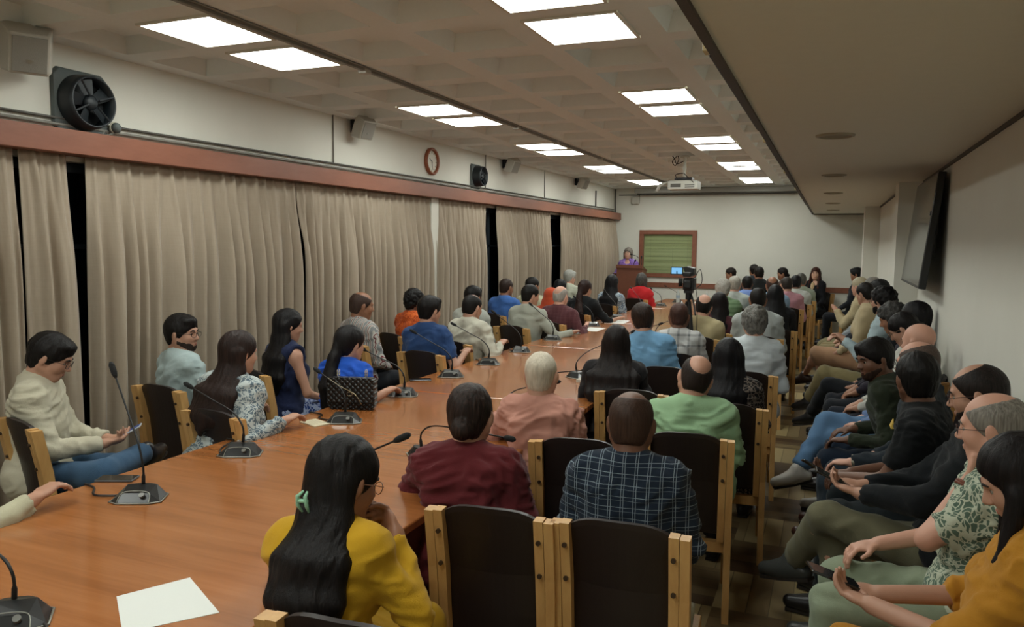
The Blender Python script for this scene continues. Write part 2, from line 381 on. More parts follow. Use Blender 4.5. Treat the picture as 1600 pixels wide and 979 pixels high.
# ------------------------------------------------------------------ chairs
cw = wood('chair_beech', '#b98a52', '#d0a568', (1, 1, .25), .42, k=14)
cl = NT('chair_leatherette'); cl.b.inputs['Base Color'].default_value = srgb('#231a18'); cl.set(Roughness=.42); cl.bump(cl.noise(cl.coord(), 160, 2), .15, .002); cl = cl.m
boltm = mat('bolt_dark', '#3a2a1c', .4)
def make_chair():
    r = empty('chair')
    zt = .86
    for sx in (-1, 1):
        # outer slat is the rear leg, inner slat holds the back
        o = MB(); X = sx*.205
        prof = [(-.27, 0), (-.225, .25), (-.215, .45), (-.235, .65), (-.275, zt)]
        for (ya, za), (yb, zb) in zip(prof, prof[1:]):
            o.hull([(X+dx, y+dy, z) for dx in (-.0155, .0155) for dy in (0, .05) for y, z in ((ya, za), (yb, zb))])
        o.build('leg', cw, r)
        i_ = MB(); X = sx*.172; prof = [(-.195, .36), (-.212, .48), (-.235, .65), (-.277, zt+.004)]
        for (ya, za), (yb, zb) in zip(prof, prof[1:]):
            i_.hull([(X+dx, y+dy, z) for dx in (-.0155, .0155) for dy in (0, .048) for y, z in ((ya, za), (yb, zb))])
        io = i_.build('back_post', cw, r)
        MB().cyl((X, -.262, .79), (X, -.272, .79), .008, 10).build('bolt', boltm, io); MB().cyl((X, -.238, .67), (X, -.248, .67), .008, 10).build('bolt', boltm, io)
        X = sx*.205
        MB().box(X-.0155, X+.0155, .165, .215, 0, .40).build('leg', cw, r, bevel=.004)
        MB().box(X-.0155, X+.0155, -.19, .17, .34, .40).build('side_rail', cw, r, bevel=.003); MB().box(X-.012, X+.012, -.2, .17, .13, .16).build('side_rail', cw, r)
    # leather back, bowed to the rear
    bk = MB(); n = 12; rowsz = [(.40, -.165), (.5, -.18), (.65, -.195), (.78, -.225), (.855, -.242), (.875, -.244), (.875, -.225), (.855, -.215), (.78, -.195), (.65, -.165), (.5, -.15), (.40, -.14)]
    vs = []; fs = []
    for z, y in rowsz:
        for k in range(n+1):
            u = -1+2*k/n; bow = -.028*(1-u*u); zz = z+(.012*(1-abs(u)**3) if z > .84 else 0)-(.02*abs(u)**4 if z > .84 else 0)
            vs.append((u*.158, y+bow, zz))
    m_ = len(rowsz)
    for i in range(m_):
        for k in range(n): a = i*(n+1)+k; b = ((i+1) % m_)*(n+1)+k; fs.append((a, a+1, b+1, b))
    fs += [tuple(i*(n+1) for i in range(m_)), tuple(i*(n+1)+n for i in range(m_))[::-1]]
    bk.add(vs, fs); bk.build('backrest', cl, r, smooth=False)
    MB().box(-.187, .187, -.17, .215, .385, .43).build('seat', cl, r, bevel=.018, seg=3)
    MB().box(-.19, .19, -.17, -.13, .3, .35).build('cross_rail', cw, r); MB().box(-.19, .19, .17, .2, .3, .35).build('cross_rail', cw, r)
    return r
chair0 = make_chair(); chair_tree = tree(chair0); chair_used = [False]
def place_chair(x, y, rz, label, group='wood and black leather chairs in the audience'):
    if not chair_used[0]: c = chair0; chair_used[0] = True
    else: c = copy_tree(chair0, chair_tree)
    c.location = (x, y, 0); c.rotation_euler = (0, 0, rz); tagit(c, label, 'chair', group); return c
#@@PEOPLE
# ------------------------------------------------------------------ implicit surfaces for bodies, clothes and hair
_rs = np.random.RandomState(3); _tab = _rs.uniform(-1, 1, (64, 64, 64)).astype(np.float32)
def vnoise(p):
    i = np.floor(p).astype(int); f = p-i; f = f*f*(3-2*f); out = 0
    for a in (0, 1):
        for b in (0, 1):
            for c in (0, 1):
                wgt = (f[:, 0] if a else 1-f[:, 0])*(f[:, 1] if b else 1-f[:, 1])*(f[:, 2] if c else 1-f[:, 2])
                out = out+wgt*_tab[(i[:, 0]+a) & 63, (i[:, 1]+b) & 63, (i[:, 2]+c) & 63]
    return out
def axis_vals(lo, hi, h, bands):
    out = [lo]; x = lo
    while x < hi:
        s = h
        for a, b, hf in bands:
            if a-h <= x <= b: s = min(s, hf)
        x += s; out.append(x)
    return np.array(out, np.float32)
class SDF:
    def __init__(s): s.p = []
    def ell(s, c, r, R=None, k=.02, op='u'): s.p.append(('e', np.array(c, float), np.array(r, float), None if R is None else np.array(R, float), k, op)); return s
    def cap(s, a, b, ra, rb=None, k=.02, op='u', flat=None): s.p.append(('c', np.array(a, float), np.array(b, float), (ra, ra if rb is None else rb, flat), k, op)); return s
    def plane(s, n, c, k=.005, op='i'): s.p.append(('p', np.array(n, float), float(c), None, k, op)); return s
    def bounds(s):
        lo = np.full(3, 9.); hi = -lo
        for q in s.p:
            if q[-1] != 'u': continue
            a, b = s.bb(q); lo = np.minimum(lo, a); hi = np.maximum(hi, b)
        return lo, hi
    def bb(s, q):
        if q[0] == 'e':
            e = q[2] if q[3] is None else np.sqrt(((q[3]*q[2][None, :])**2).sum(1))
            return q[1]-e, q[1]+e
        if q[0] == 'c':
            ra, rb, _ = q[3]; return np.minimum(q[1]-ra, q[2]-rb), np.maximum(q[1]+ra, q[2]+rb)
    def mesh(s, h, bands=((), (), ()), name='m'):
        lo, hi = s.bounds(); lo = lo-2.2*h; hi = hi+2.2*h
        ax = [axis_vals(lo[i], hi[i], h, bands[i]) for i in range(3)]
        F = np.full([len(a) for a in ax], .05, np.float32)
        for q in s.p:
            k, op = q[-2], q[-1]
            if q[0] == 'p':
                d = sum(q[1][i]*ax[i].reshape([-1 if j == i else 1 for j in range(3)]) for i in range(3))-q[2]
                hh = np.maximum(k-np.abs(F-d), 0)/k; F = np.maximum(F, d)+hh*hh*k*.25; continue
            a, b = s.bb(q); mg = k+2*h; sl = []
            for i in range(3):
                i0 = max(0, np.searchsorted(ax[i], a[i]-mg)-1); i1 = min(len(ax[i]), np.searchsorted(ax[i], b[i]+mg)+1); sl.append(slice(i0, i1))
            if any(x.stop-x.start < 1 for x in sl): continue
            g = [ax[i][sl[i]].reshape([-1 if j == i else 1 for j in range(3)]) for i in range(3)]
            if q[0] == 'e':
                dx = [g[i]-q[1][i] for i in range(3)]
                if q[3] is not None: R = q[3]; dx = [R[0, i]*dx[0]+R[1, i]*dx[1]+R[2, i]*dx[2] for i in range(3)]
                k0 = np.sqrt(sum((dx[i]/q[2][i])**2 for i in range(3)))+1e-6; k1 = np.sqrt(sum((dx[i]/q[2][i]**2)**2 for i in range(3)))+1e-6
                d = k0*(k0-1)/k1
            else:
                A, B = q[1], q[2]; ra, rb, flat = q[3]; ab = B-A; L = ab@ab+1e-9
                t0 = sum((g[i]-A[i])*ab[i] for i in range(3))/L; t = np.clip(t0, 0, 1)
                d = np.sqrt(sum((g[i]-A[i]-t*ab[i])**2 for i in range(3)))-(ra+(rb-ra)*t)
                if flat is not None: d = np.maximum(d, (t0-1)*math.sqrt(L)-flat)
            sub = F[sl[0], sl[1], sl[2]]
            if op == 'u': hh = np.maximum(k-np.abs(sub-d), 0)/k; F[sl[0], sl[1], sl[2]] = np.minimum(sub, d)-hh*hh*k*.25
            else: d = -d; hh = np.maximum(k-np.abs(sub-d), 0)/k; F[sl[0], sl[1], sl[2]] = np.maximum(sub, d)+hh*hh*k*.25
        return nets(F, ax)
def nets(F, ax):
    ins = F < 0; c = [ins[a:F.shape[0]-1+a, b:F.shape[1]-1+b, d:F.shape[2]-1+d] for a in (0, 1) for b in (0, 1) for d in (0, 1)]
    s = sum(x.astype(np.int8) for x in c); act = (s > 0) & (s < 8)
    I, J, K = np.nonzero(act); idx = np.full(act.shape, -1, np.int32); idx[I, J, K] = np.arange(len(I))
    acc = np.zeros((len(I), 3)); cnt = np.zeros(len(I))
    for dim in range(3):
        o1, o2 = [d for d in range(3) if d != dim]
        for a in (0, 1):
            for b in (0, 1):
                p = [I.copy(), J.copy(), K.copy()]; p[o1] = p[o1]+a; p[o2] = p[o2]+b; q = [x.copy() for x in p]; q[dim] = q[dim]+1
                f0 = F[p[0], p[1], p[2]]; f1 = F[q[0], q[1], q[2]]; m = (f0 < 0) != (f1 < 0)
                t = np.where(m, f0/np.where(m, f0-f1, 1), 0)
                for d in range(3):
                    x = ax[d][p[d]]
                    if d == dim: x = x+t*(ax[d][q[d]]-x)
                    acc[:, d] += np.where(m, x, 0)
                cnt += m
    V = acc/cnt[:, None]; Q = []
    for dim in range(3):
        o1, o2 = (dim+1) % 3, (dim+2) % 3
        a = [slice(None)]*3; b = [slice(None)]*3; a[dim] = slice(0, -1); b[dim] = slice(1, None)
        A = ins[tuple(a)]; B = ins[tuple(b)]; P = np.array(np.nonzero(A != B)); ok = (P[o1] > 0) & (P[o2] > 0) & (P[o1] < F.shape[o1]-1) & (P[o2] < F.shape[o2]-1); P = P[:, ok]
        def cell(u, v_): q = P.copy(); q[o1] -= u; q[o2] -= v_; return idx[q[0], q[1], q[2]]
        f = np.stack([cell(1, 1), cell(0, 1), cell(0, 0), cell(1, 0)], 1)
        inside = A[P[0], P[1], P[2]]; f = np.where(inside[:, None], f, f[:, ::-1]); Q.append(f)
    Q = np.concatenate(Q); return V, Q[(Q >= 0).all(1)]
def vnormals(V, Q):
    n = np.cross(V[Q[:, 2]]-V[Q[:, 0]], V[Q[:, 3]]-V[Q[:, 1]]); N = np.zeros_like(V)
    for i in range(4):
        for d in range(3): N[:, d] += np.bincount(Q[:, i], n[:, d], len(V))
    return N/(np.linalg.norm(N, axis=1)[:, None]+1e-9)
def relax(V, Q, it=2, lam=.5):
    for _ in range(it):
        A = np.zeros_like(V); C = np.zeros(len(V))
        for i in range(4):
            a = Q[:, i]; b = Q[:, (i+1) % 4]
            for d in range(3): A[:, d] += np.bincount(a, V[b, d], len(V))+np.bincount(b, V[a, d], len(V))
            C += np.bincount(a, minlength=len(V))+np.bincount(b, minlength=len(V))
        V = V+lam*(A/np.maximum(C, 1)[:, None]-V)
    return V
def qmesh(name, V, Q, m, parent):
    me = bpy.data.meshes.new(name); me.vertices.add(len(V)); me.vertices.foreach_set('co', V.astype(np.float32).ravel())
    me.loops.add(4*len(Q)); me.loops.foreach_set('vertex_index', Q.astype(np.int32).ravel()); me.polygons.add(len(Q)); me.polygons.foreach_set('loop_start', np.arange(len(Q), dtype=np.int32)*4)
    me.update(calc_edges=True); me.polygons.foreach_set('use_smooth', np.ones(len(Q), bool)); me.materials.append(m)
    o = bpy.data.objects.new(name, me); COL.objects.link(o); o.parent = parent; return o
def folds(V, N, amp, seed, sc=(7, 7, 15), fine=.35):
    off = np.array([seed*3.7 % 31, seed*1.3 % 29, seed*7.1 % 23]); P = V*np.array(sc)+off
    wv = vnoise(V*4+off)[:, None]*np.array([1.6, 1.6, 2.4]); a = 1-np.abs(vnoise(P+wv))*2.0; b = 1-np.abs(vnoise((P+wv)*2.1+9))*2.0
    return V+N*((a-.35)*amp+(b-.3)*amp*fine)[:, None]
def rx(a): c, s = math.cos(a), math.sin(a); return np.array([[1, 0, 0], [0, c, -s], [0, s, c]])
def ry(a): c, s = math.cos(a), math.sin(a); return np.array([[c, 0, s], [0, 1, 0], [-s, 0, c]])
def rz(a): c, s = math.cos(a), math.sin(a); return np.array([[c, -s, 0], [s, c, 0], [0, 0, 1]])
def unit(v): return v/(np.linalg.norm(v)+1e-9)
def ik(S_, W, l1, l2, pole):
    d = W-S_; L = np.linalg.norm(d); mx = (l1+l2)*.985
    if L > mx: W = S_+d*(mx/L); d = W-S_; L = mx
    u = d/L; x = (l1*l1-l2*l2+L*L)/(2*L); y = math.sqrt(max(l1*l1-x*x, 1e-6)); p = unit(pole-u*(pole@u)); return S_+u*x+p*y, W
ARMS = dict(lap=(.10, .27, .62), table=(.20, .40, .81), thigh=(.15, .34, .64), cross=(-.10, .20, .84), phone=(.05, .32, .72), chin=(.06, .17, .98), face=(.05, .24, 1.0), side=(.26, .10, .70))
PEOPLE = {}
def person(key, head, rot, label, skinc='#8a5f48', hair=('short', '#17120f'), top='#cccccc', tpat=None, sleeve='long', pants='#22242a', female=0, lean=4, side=0, twist=0, hyaw=0, hpitch=8, hroll=0,
           armL='lap', armR='lap', legs='normal', face=0, glasses=None, beard=None, shoe='#1b1715', stand=0, w=1.0, legoff=0, collar=1, skirt=0, fold=.011, headsize=1.0, hand='relax', topz=None, seed=None, extra=None, chair=1, crot=None, chairlabel=None, clab=None, pole=None, longtop=0, rootx=None, cpos=None, _it=0):
    head = np.array(head, float); dist = np.linalg.norm(head-CAMP); seed = seed or (sum(map(ord, key))*7 % 97)
    far = dist > 7
    H = .013 if dist < 3.4 else .015 if dist < 5 else .018 if dist < 8 else .023
    hf = .0048 if dist < 3 else .0058 if dist < 4.6 else .0085 if dist < 8 else .012
    a0 = rot*D2R; pz = .90 if stand else .53
    Rt = rz(twist*D2R) @ ry(side*D2R) @ rx(-lean*D2R); Rh = rz(hyaw*D2R) @ rx(-hpitch*D2R) @ ry(hroll*D2R)
    hs = .97*(.95 if female else 1.0)*headsize
    up = (Rt @ np.array([0, 0, .555]))[2]; hp = (Rh @ np.array([0, -.01, .235]))[2]*hs
    s = np.clip((head[2]-pz-hp)/up, .78, 1.14); s_w = min(1.02, max(.92, s))*w*(.88 if female else 1.0)
    P = np.array([0, 0, pz])
    def T(x, y, z): return P+Rt @ np.array([x*s_w, y*s_w, z*s])
    Nk = T(0, -.005, .555); Hc = Nk+Rh @ np.array([0, .012, .117])*hs
    def Hh(x, y, z): return Hc+Rh @ (np.array([x, y, z])*hs)
    topp = Hh(0, -.01, .118)
    if rootx is not None and _it < 6:
        R0 = rz(a0); rxx = head[0]-(R0 @ np.array([topp[0], topp[1], 0]))[0]
        if rxx > rootx+.01: return person(key, head, rot, label, skinc, hair, top, tpat, sleeve, pants, female, lean-(rxx-rootx)/.72/D2R*.9, side, twist, hyaw, hpitch, hroll, armL, armR, legs, face, glasses, beard, shoe, stand, w, legoff, collar, skirt, fold, headsize, hand, topz, seed, extra, chair, crot, chairlabel, clab, pole, longtop, rootx, cpos, _it+1)
    R0 = rz(a0); off = R0 @ np.array([topp[0], topp[1], 0]); root_loc = head-off; root_loc[2] = 0
    root = empty('person', tuple(root_loc), a0, label, 'person', 'seated audience' if not stand else None)
    PEOPLE[key] = (root, root_loc, a0)
    body = SDF(); shirt = SDF(); tr = SDF(); B = body
    # trunk
    fw = 1.0
    def trunk(D, g, loose=0.0):
        D.ell(T(0, -.005, .0), np.array([.165*s_w+g, .115+g, .12+g]), Rt, .05)
        D.ell(T(0, .005, .17), np.array([(.135-.012*female)*s_w+g+loose, .098+g+loose, .16*s+g]), Rt, .06)
        D.ell(T(0, .0, .35), np.array([.152*s_w+g+loose*.5, .105+g+loose*.4, .17*s+g]), Rt, .06)
        D.cap(T(-.135, -.005, .462), T(.135, -.005, .462), .052+g, .052+g, .06)
        D.cap(T(0, -.02, .515), T(-.125, -.012, .47), .052+g, .045+g, .05).cap(T(0, -.02, .515), T(.125, -.012, .47), .052+g, .045+g, .05)
        D.cap(T(-.075, -.055, .40), T(-.07, -.05, .25), .045+g, .04+g, .05).cap(T(.075, -.055, .40), T(.07, -.05, .25), .045+g, .04+g, .05)
        if female:
            D.ell(T(-.072, .085, .32), (.062+g, .055+g, .06+g), Rt, .04).ell(T(.072, .085, .32), (.062+g, .055+g, .06+g), Rt, .04)
    trunk(B, -.006)
    # neck and head
    B.cap(T(0, -.015, .50), Hh(0, -.03, -.05), .060 if not female else .052, .054 if not female else .047, .04)
    B.ell(Hh(0, -.012, .03), np.array([.077, .098, .088])*hs, Rh, .02).ell(Hh(0, .026, -.034), np.array([.057, .064, .076])*hs, Rh, .03)
    B.ell(Hh(0, .052, -.088), np.array([.030, .028, .022])*hs, Rh, .03)
    for sx in (-1, 1):
        B.cap(Hh(sx*.058, -.005, -.05), Hh(sx*.022, .055, -.092), .022*hs, .018*hs, .03)
        B.ell(Hh(sx*.036, .056, -.03), np.array([.025, .024, .024])*hs, Rh, .03)
        B.ell(Hh(sx*.082, -.008, -.008), np.array([.0095, .019, .032])*hs, Rh @ rz(sx*-.35) @ rx(-.15), .008)
    if dist < 9:
        B.cap(Hh(-.03, .083, .022), Hh(.03, .083, .022), .010*hs, .010*hs, .018)
        B.cap(Hh(0, .086, .008), Hh(0, .106, -.028), .0075*hs, .0125*hs, .012)
        for sx in (-1, 1): B.ell(Hh(sx*.013, .098, -.034), np.array([.008, .009, .007])*hs, Rh, .006)
        for sx in (-1, 1): B.ell(Hh(sx*.031, .100, .000), np.array([.017, .016, .012])*hs, Rh, .012, 's')
        B.cap(Hh(-.017, .086, -.059), Hh(.017, .086, -.059), .0065*hs, .0065*hs, .005).cap(Hh(-.014, .086, -.069), Hh(.014, .086, -.069), .007*hs, .007*hs, .005)
    # arms
    hands = []
    for sx, arm in ((-1, armL), (1, armR)):
        hnd = hand
        if arm == 'atchin': c0 = Hh(sx*.035, .075, -.175); arm = (c0[0], c0[1], c0[2], tuple(Rh @ np.array([sx*-.1, -.25, 1.])), tuple(Rh @ np.array([0, -1., .1]))); hnd = 'fist'
        if arm == 'atmouth': c0 = Hh(sx*.075, .17, -.12); arm = (c0[0], c0[1], c0[2], tuple(Rh @ np.array([sx*-.75, -.15, .6])), tuple(Rh @ np.array([sx*-.5, -.8, .1]))); hnd = 'pinch'
        Sh = T(sx*.158, -.005, .445)
        if isinstance(arm, str): tgt = np.array(ARMS[arm])*np.array([sx, 1, 1]); tgt[2] += pz-.53
        else: tgt = np.array(arm[:3], float)
        pl = np.array([sx*.55, -.35, -.9]) if not (pole and sx in pole) else np.array(pole[sx], float)
        E, W = ik(Sh, tgt, .275*min(s, 1.05), .245, pl)
        ra = .044 if not female else .037
        B.cap(Sh, E, ra*1.05, ra*.84, .035).cap(E, W, ra*.82, .026, .02)
        g = .014
        if sleeve == 'long': shirt.cap(Sh, E, ra+.016, ra+.010, .05).cap(E, E+(W-E)*.93, ra+.009, .036, .02, flat=.0)
        elif sleeve == 'elbow': shirt.cap(Sh, E, ra+.018, ra+.014, .05).cap(E, E+(W-E)*.25, ra+.012, .046, .02, flat=.0)
        elif sleeve == 'short': shirt.cap(Sh, Sh+(E-Sh)*.72, ra+.017, ra+.017, .05, flat=.0)
        hands.append((sx, Sh, E, W, ra))
        # hand
        fd = unit(W-E)
        hd = fd if len(hands) == 0 else fd
        if isinstance(arm, tuple) and len(arm) > 3 and arm[3] is not None: hd = unit(np.array(arm[3], float))
        elif arm in ('lap', 'phone'): hd = unit(fd+np.array([-sx*.6, .3, 0]))
        elif arm in ('table', 'thigh'): hd = unit(np.array([fd[0]*.6, max(fd[1], .3), -.15]))
        pn = np.array([0, 0, -1.]) if not (isinstance(arm, tuple) and len(arm) > 4) else np.array(arm[4], float)   # palm faces this way
        if arm == 'phone': pn = np.array([-sx*.5, -.2, .9])
        pn = unit(pn-hd*(pn@hd)); sd_ = np.cross(hd, pn); thumbside = sd_*(1 if sd_@np.array([-sx, .3, .4]) > 0 else -1)
        q = .92 if female else 1.0
        Rhand = np.stack([thumbside, hd, pn], 1)
        B.ell(W+hd*.048*q, np.array([.038*q, .05*q, .0165]), Rhand, .014)
        if dist < 8:
            curl = dict(relax=.95, fist=2.1, pinch=1.3)[hnd]
            for fi, (o_, ln) in enumerate(((.026, .92), (.009, 1.0), (-.009, .94), (-.026, .75))):
                p = W+hd*.085*q+thumbside*o_*q; d = unit(hd+thumbside*o_*2.5); an = curl*.35
                for L_, r_ in ((.038, .0086), (.025, .0078), (.019, .0070)):
                    an += curl*.5; dd = unit(d*math.cos(an*.8)+pn*math.sin(an*.8)); p2 = p+dd*L_*ln*q; B.cap(p, p2, max(r_, hf*1.0), max(r_*.93, hf*.95), .005); p = p2
            p = W+hd*.03*q+thumbside*.028*q; d = unit(hd*.7+thumbside*.75+pn*.25); p2 = p+d*.036*q; B.cap(p, p2, .0105, .009, .012); p3 = p2+unit(hd*.95+thumbside*.2+pn*.3)*.028*q; B.cap(p2, p3, .009, .0075, .004)
    # legs
    J = {}
    for sx in (-1, 1):
        hip = P+np.array([sx*.088, 0, -.005])
        if stand: kn = np.array([sx*.10, .02, .48]); an = np.array([sx*.10, -.01, .09]); fdir = np.array([sx*.15, 1, 0])
        else:
            kn = np.array([sx*.13, .43, .505]); an = np.array([sx*.12, .44+legoff, .09]); fdir = np.array([sx*.12, 1, 0])
            if legs == 'back': an = np.array([sx*.10, .22, .09])
            if legs == 'cross' and sx == 1: kn = np.array([.0, .47, .60]); an = np.array([-.20, .62, .30]); fdir = np.array([-.35, .9, -.25])
            if legs == 'cross' and sx == -1: kn = np.array([-.07, .43, .50]); an = np.array([-.04, .43, .09])
            if legs == 'crossL' and sx == -1: kn = np.array([.0, .47, .60]); an = np.array([.20, .62, .30]); fdir = np.array([.35, .9, -.25])
            if legs == 'crossL' and sx == 1: kn = np.array([.07, .43, .50]); an = np.array([.04, .43, .09])
            if legs == 'figure4' and sx == 1: kn = np.array([.30, .36, .60]); an = np.array([-.08, .50, .60]); fdir = np.array([-.9, .3, .1])
            if isinstance(legs, dict): kn = np.array(legs[sx][0], float); an = np.array(legs[sx][1], float); fdir = np.array(legs[sx][2], float)
        fdir = unit(fdir); J[sx] = (hip, kn, an, fdir); f = .93 if female else 1.0
        B.cap(hip, kn, .078*f, .054*f, .04).cap(kn, an, .050*f, .034*f, .02)
        B.cap(kn+(an-kn)*.2, kn+(an-kn)*.45, .054*f, .048*f, .03)
        B.cap(an-np.array([0, 0, .015]), an+fdir*.11+np.cross(np.cross(fdir, [0, 0, -1.]), fdir)*.045, .028, .018, .01)
        if not skirt:
            tr.cap(hip, kn, .094*f, .069*f, .05).cap(kn, kn+(an-kn)*.93, .068*f, .054, .02, flat=0.)
    tr.ell(P+np.array([0, -.005, .02]), (.185*s_w, .132, .11), None, .06)
    if skirt:
        k1, k2 = J[-1][1], J[1][1]; a1, a2 = J[-1][2], J[1][2]
        for t_ in (0, .33, .66, 1):
            k_ = k1+(k2-k1)*t_; a_ = a1+(a2-a1)*t_; tr.cap(P+np.array([(t_-.5)*.16, 0, 0]), k_, .10, .075, .05)
            if skirt > 1: tr.cap(k_, a_+np.array([0, 0, .04]), .075, .085, .04, flat=0.)
    # shirt trunk
    trunk(shirt, .014 if not female else .013, .012 if not female else .006)
    shirt.ell(T(0, -.005, .02), (.200*s_w, .152, .125), Rt, .06)
    if longtop:
        for sx in (-1, 1): hip, kn = J[sx][0], J[sx][1]; shirt.cap(hip, hip+(kn-hip)*.75, .108, .09, .06, flat=0.)
        shirt.cap(P, P+np.array([0, .3, .0]), .10, .08, .08)
    if collar and not female:
        shirt.cap(T(0, -.022, .49), T(0, -.002, .605), .070, .0635, .006, flat=-.022)
        for sx in (-1, 1): shirt.cap(T(0, -.085, .545), T(sx*.085, -.035, .525), .017, .015, .008).cap(T(sx*.085, -.035, .525), T(sx*.045, .055, .50), .015, .012, .008)
    elif collar: shirt.cap(T(0, -.02, .50), T(0, -.01, .535), .062, .056, .012, flat=-.01)
    if not collar or female: shirt.ell(Hh(0, .075, -.18), (.055, .06, .05), Rh, .01, 's')
    if sleeve == 'none':
        for sx, Sh, E, W, ra in hands: shirt.ell(Sh+Rt @ np.array([sx*.035, 0, 0]), (.045, .07, .085), Rt, .01, 's')
    def band(pts, m_): lo = np.min(pts, 0)-m_; hi = np.max(pts, 0)+m_; return [(lo[i], hi[i], hf) for i in range(3)]
    hb = band([Hc+Rh @ np.array(v) for v in ((0, .05, -.11), (0, -.1, .1), (0, .1, 0), (.08, 0, 0), (-.08, 0, 0))], .01)
    bands = [[hb[i]] for i in range(3)]
    if dist < 8:
        for sx, Sh, E, W, ra in hands:
            d = unit(W-E); hh = band([W, W+d*.15], .06 if dist < 4.5 else .03)
            for i in range(3): bands[i].append(hh[i])
    V, Q = body.mesh(H, bands); V = relax(V, Q, 1, .4)
    qmesh('body', V, Q, skin(skinc), root)
    sb = [[] for _ in range(3)]
    if dist < 7:
        cb_ = band([T(0, 0, .50), T(0, 0, .57)], .10)
        for i in range(3): sb[i].append((cb_[i][0], cb_[i][1], max(hf*1.3, .007)))
    HS = H*(.75 if dist < 5 else 1.); V, Q = shirt.mesh(HS, sb); N = vnormals(V, Q)
    cm_ = np.clip((np.linalg.norm(V-T(0, -.01, .56), axis=1)-.09)/.06, .12, 1)[:, None]; V2 = folds(V, N, fold, seed, (8, 8, 20), .5); V = V+(V2-V)*cm_
    top_mat = top if not isinstance(top, str) else (cloth(top) if not tpat else cloth(top, *tpat))
    qmesh('blouse' if female else 'shirt', V, Q, top_mat, root)
    V, Q = tr.mesh(H*1.1); N = vnormals(V, Q); V = folds(V, N, fold*.9, seed+5, (6, 10, 6)); V = relax(V, Q, 1, .3)
    qmesh('skirt' if skirt else 'trousers', V, Q, pants if not isinstance(pants, str) else cloth(pants), root)
    for sx in (-1, 1):
        hip, kn, an, fd = J[sx]; sh = SDF(); side_ = unit(np.cross(fd, np.array([0, 0, 1.]))); upv = np.cross(side_, fd); Rf = np.stack([side_, fd, upv], 1)
        base = an-upv*.045; hl = base-fd*.045; toe = base+fd*.155
        sh.cap(hl, base+fd*.05, .040, .041, .02).cap(base+fd*.05, toe, .043, .034, .03).cap(an-upv*.02, an+upv*.01, .046, .043, .03).cap(base+fd*.02+upv*.02, base+fd*.09, .04, .036, .03)
        nn = -upv; sh.plane(nn, nn@(base-upv*.03), .006)
        V, Q = sh.mesh(.008 if dist < 5 else .014); so = qmesh('shoe', V, Q, mat('shoe'+shoe, shoe, .38), root)
        so_ = MB().hull([tuple(p+upv*z+side_*x) for p, x in ((hl-fd*.03, .03), (hl-fd*.03, -.03), (base+fd*.06, .042), (base+fd*.06, -.042), (toe+fd*.02, .028), (toe+fd*.02, -.028)) for z in (-.04, -.024)])
        so_.build('sole', mat('sole', '#2a2420', .6), so)
    # hair
    kind, hc = hair[0], hair[1]; gray = hair[2] if len(hair) > 2 else None
    hr = SDF(); HH = max(hf*1.05, .0055); amp = .0022; zst = 1
    def cran(t, tb=None): hr.ell(Hh(0, -.014, .032), (np.array([.077, .098, .088])+t)*hs, Rh, .01)
    def hplane(ny, nz, c): n = Rh @ unit(np.array([0, ny, nz])); hr.plane(n, n@Hc+c*hs, .008)
    if kind in ('short', 'buzz', 'curly', 'thick', 'side'):
        t = dict(short=.007, buzz=.003, curly=.020, thick=.013, side=.013)[kind]; cran(t)
        hr.ell(Hh(0, -.045, -.025), (np.array([.062, .055, .07])+t*.6)*hs, Rh, .02)
        if kind in ('thick', 'side'): hr.ell(Hh(.01, .05, .085), np.array([.06, .045, .03])*hs, Rh, .02)
        hplane(.73, -.68, .030 if kind != 'thick' else .035); hplane(-.25, -1, .095 if kind != 'curly' else .11)
        amp = .012 if kind == 'curly' else .0035 if kind == 'thick' else .0028
    elif kind in ('bald', 'fringe', 'tonsure'):
        hr.ell(Hh(0, -.012, .028), (np.array([.077, .098, .088])+.0055)*hs, Rh, .01).ell(Hh(0, -.045, -.025), np.array([.068, .060, .072])*hs, Rh, .02)
        hr.ell(Hh(0, .04 if kind == 'bald' else .065, .15 if kind == 'bald' else .165), np.array([.078, .125, .105 if kind == 'bald' else .095])*hs, Rh, .006, 's')
        if kind == 'tonsure': hr.ell(Hh(0, -.085, .105), np.array([.062, .075, .085])*hs, Rh, .006, 's').ell(Hh(0, .02, .12), np.array([.066, .11, .08])*hs, Rh, .006, 's')
        hplane(.8, -.55, .030); hplane(-.25, -1, .088); amp = .0006
    elif kind in ('long', 'bun', 'pony', 'bob', 'scarf'):
        t = .014 if kind != 'bun' else .009; cran(t); hr.ell(Hh(0, -.05, -.02), (np.array([.062, .055, .075])+t*.7)*hs, Rh, .02)
        if kind == 'scarf': hr.ell(Hh(0, -.02, -.06), np.array([.085, .09, .09])*hs, Rh, .03)
        hplane(.80, -.6, .040)
        if kind in ('bun', 'pony'): hplane(-.25, -1, .10)
        if kind == 'bun': hr.ell(Hh(0, -.105, -.045), np.array([.045, .038, .042])*hs, Rh, .012)
        amp = .0035
        L_ = hair[3] if len(hair) > 3 else .4; wd = hair[4] if len(hair) > 4 else .10
        if kind == 'long':
            zb = .555-L_
            yb = .02 if dist < 2.6 else .0
            for u in np.linspace(-1, 1, 7):
                a = Hh(u*.066, -.06+.02*abs(u), -.0); b = Hh(u*.075, -.075+.05*u*u, -.10)
                sp = T(u*wd, -.125-yb+.03*u*u, .43); c_ = T(u*wd, -.137-yb+.025*u*u, .30); e_ = T(u*wd*.66, -.142-yb+.02*u*u, zb+abs(u)*.06+.015*math.sin(u*13+seed))
                hr.cap(a, b, .030, .028, .03).cap(b, sp, .027, .026, .03)
                if L_ > .26: hr.cap(sp, c_, .026, .026, .03).cap(c_, e_, .026, .014, .03)
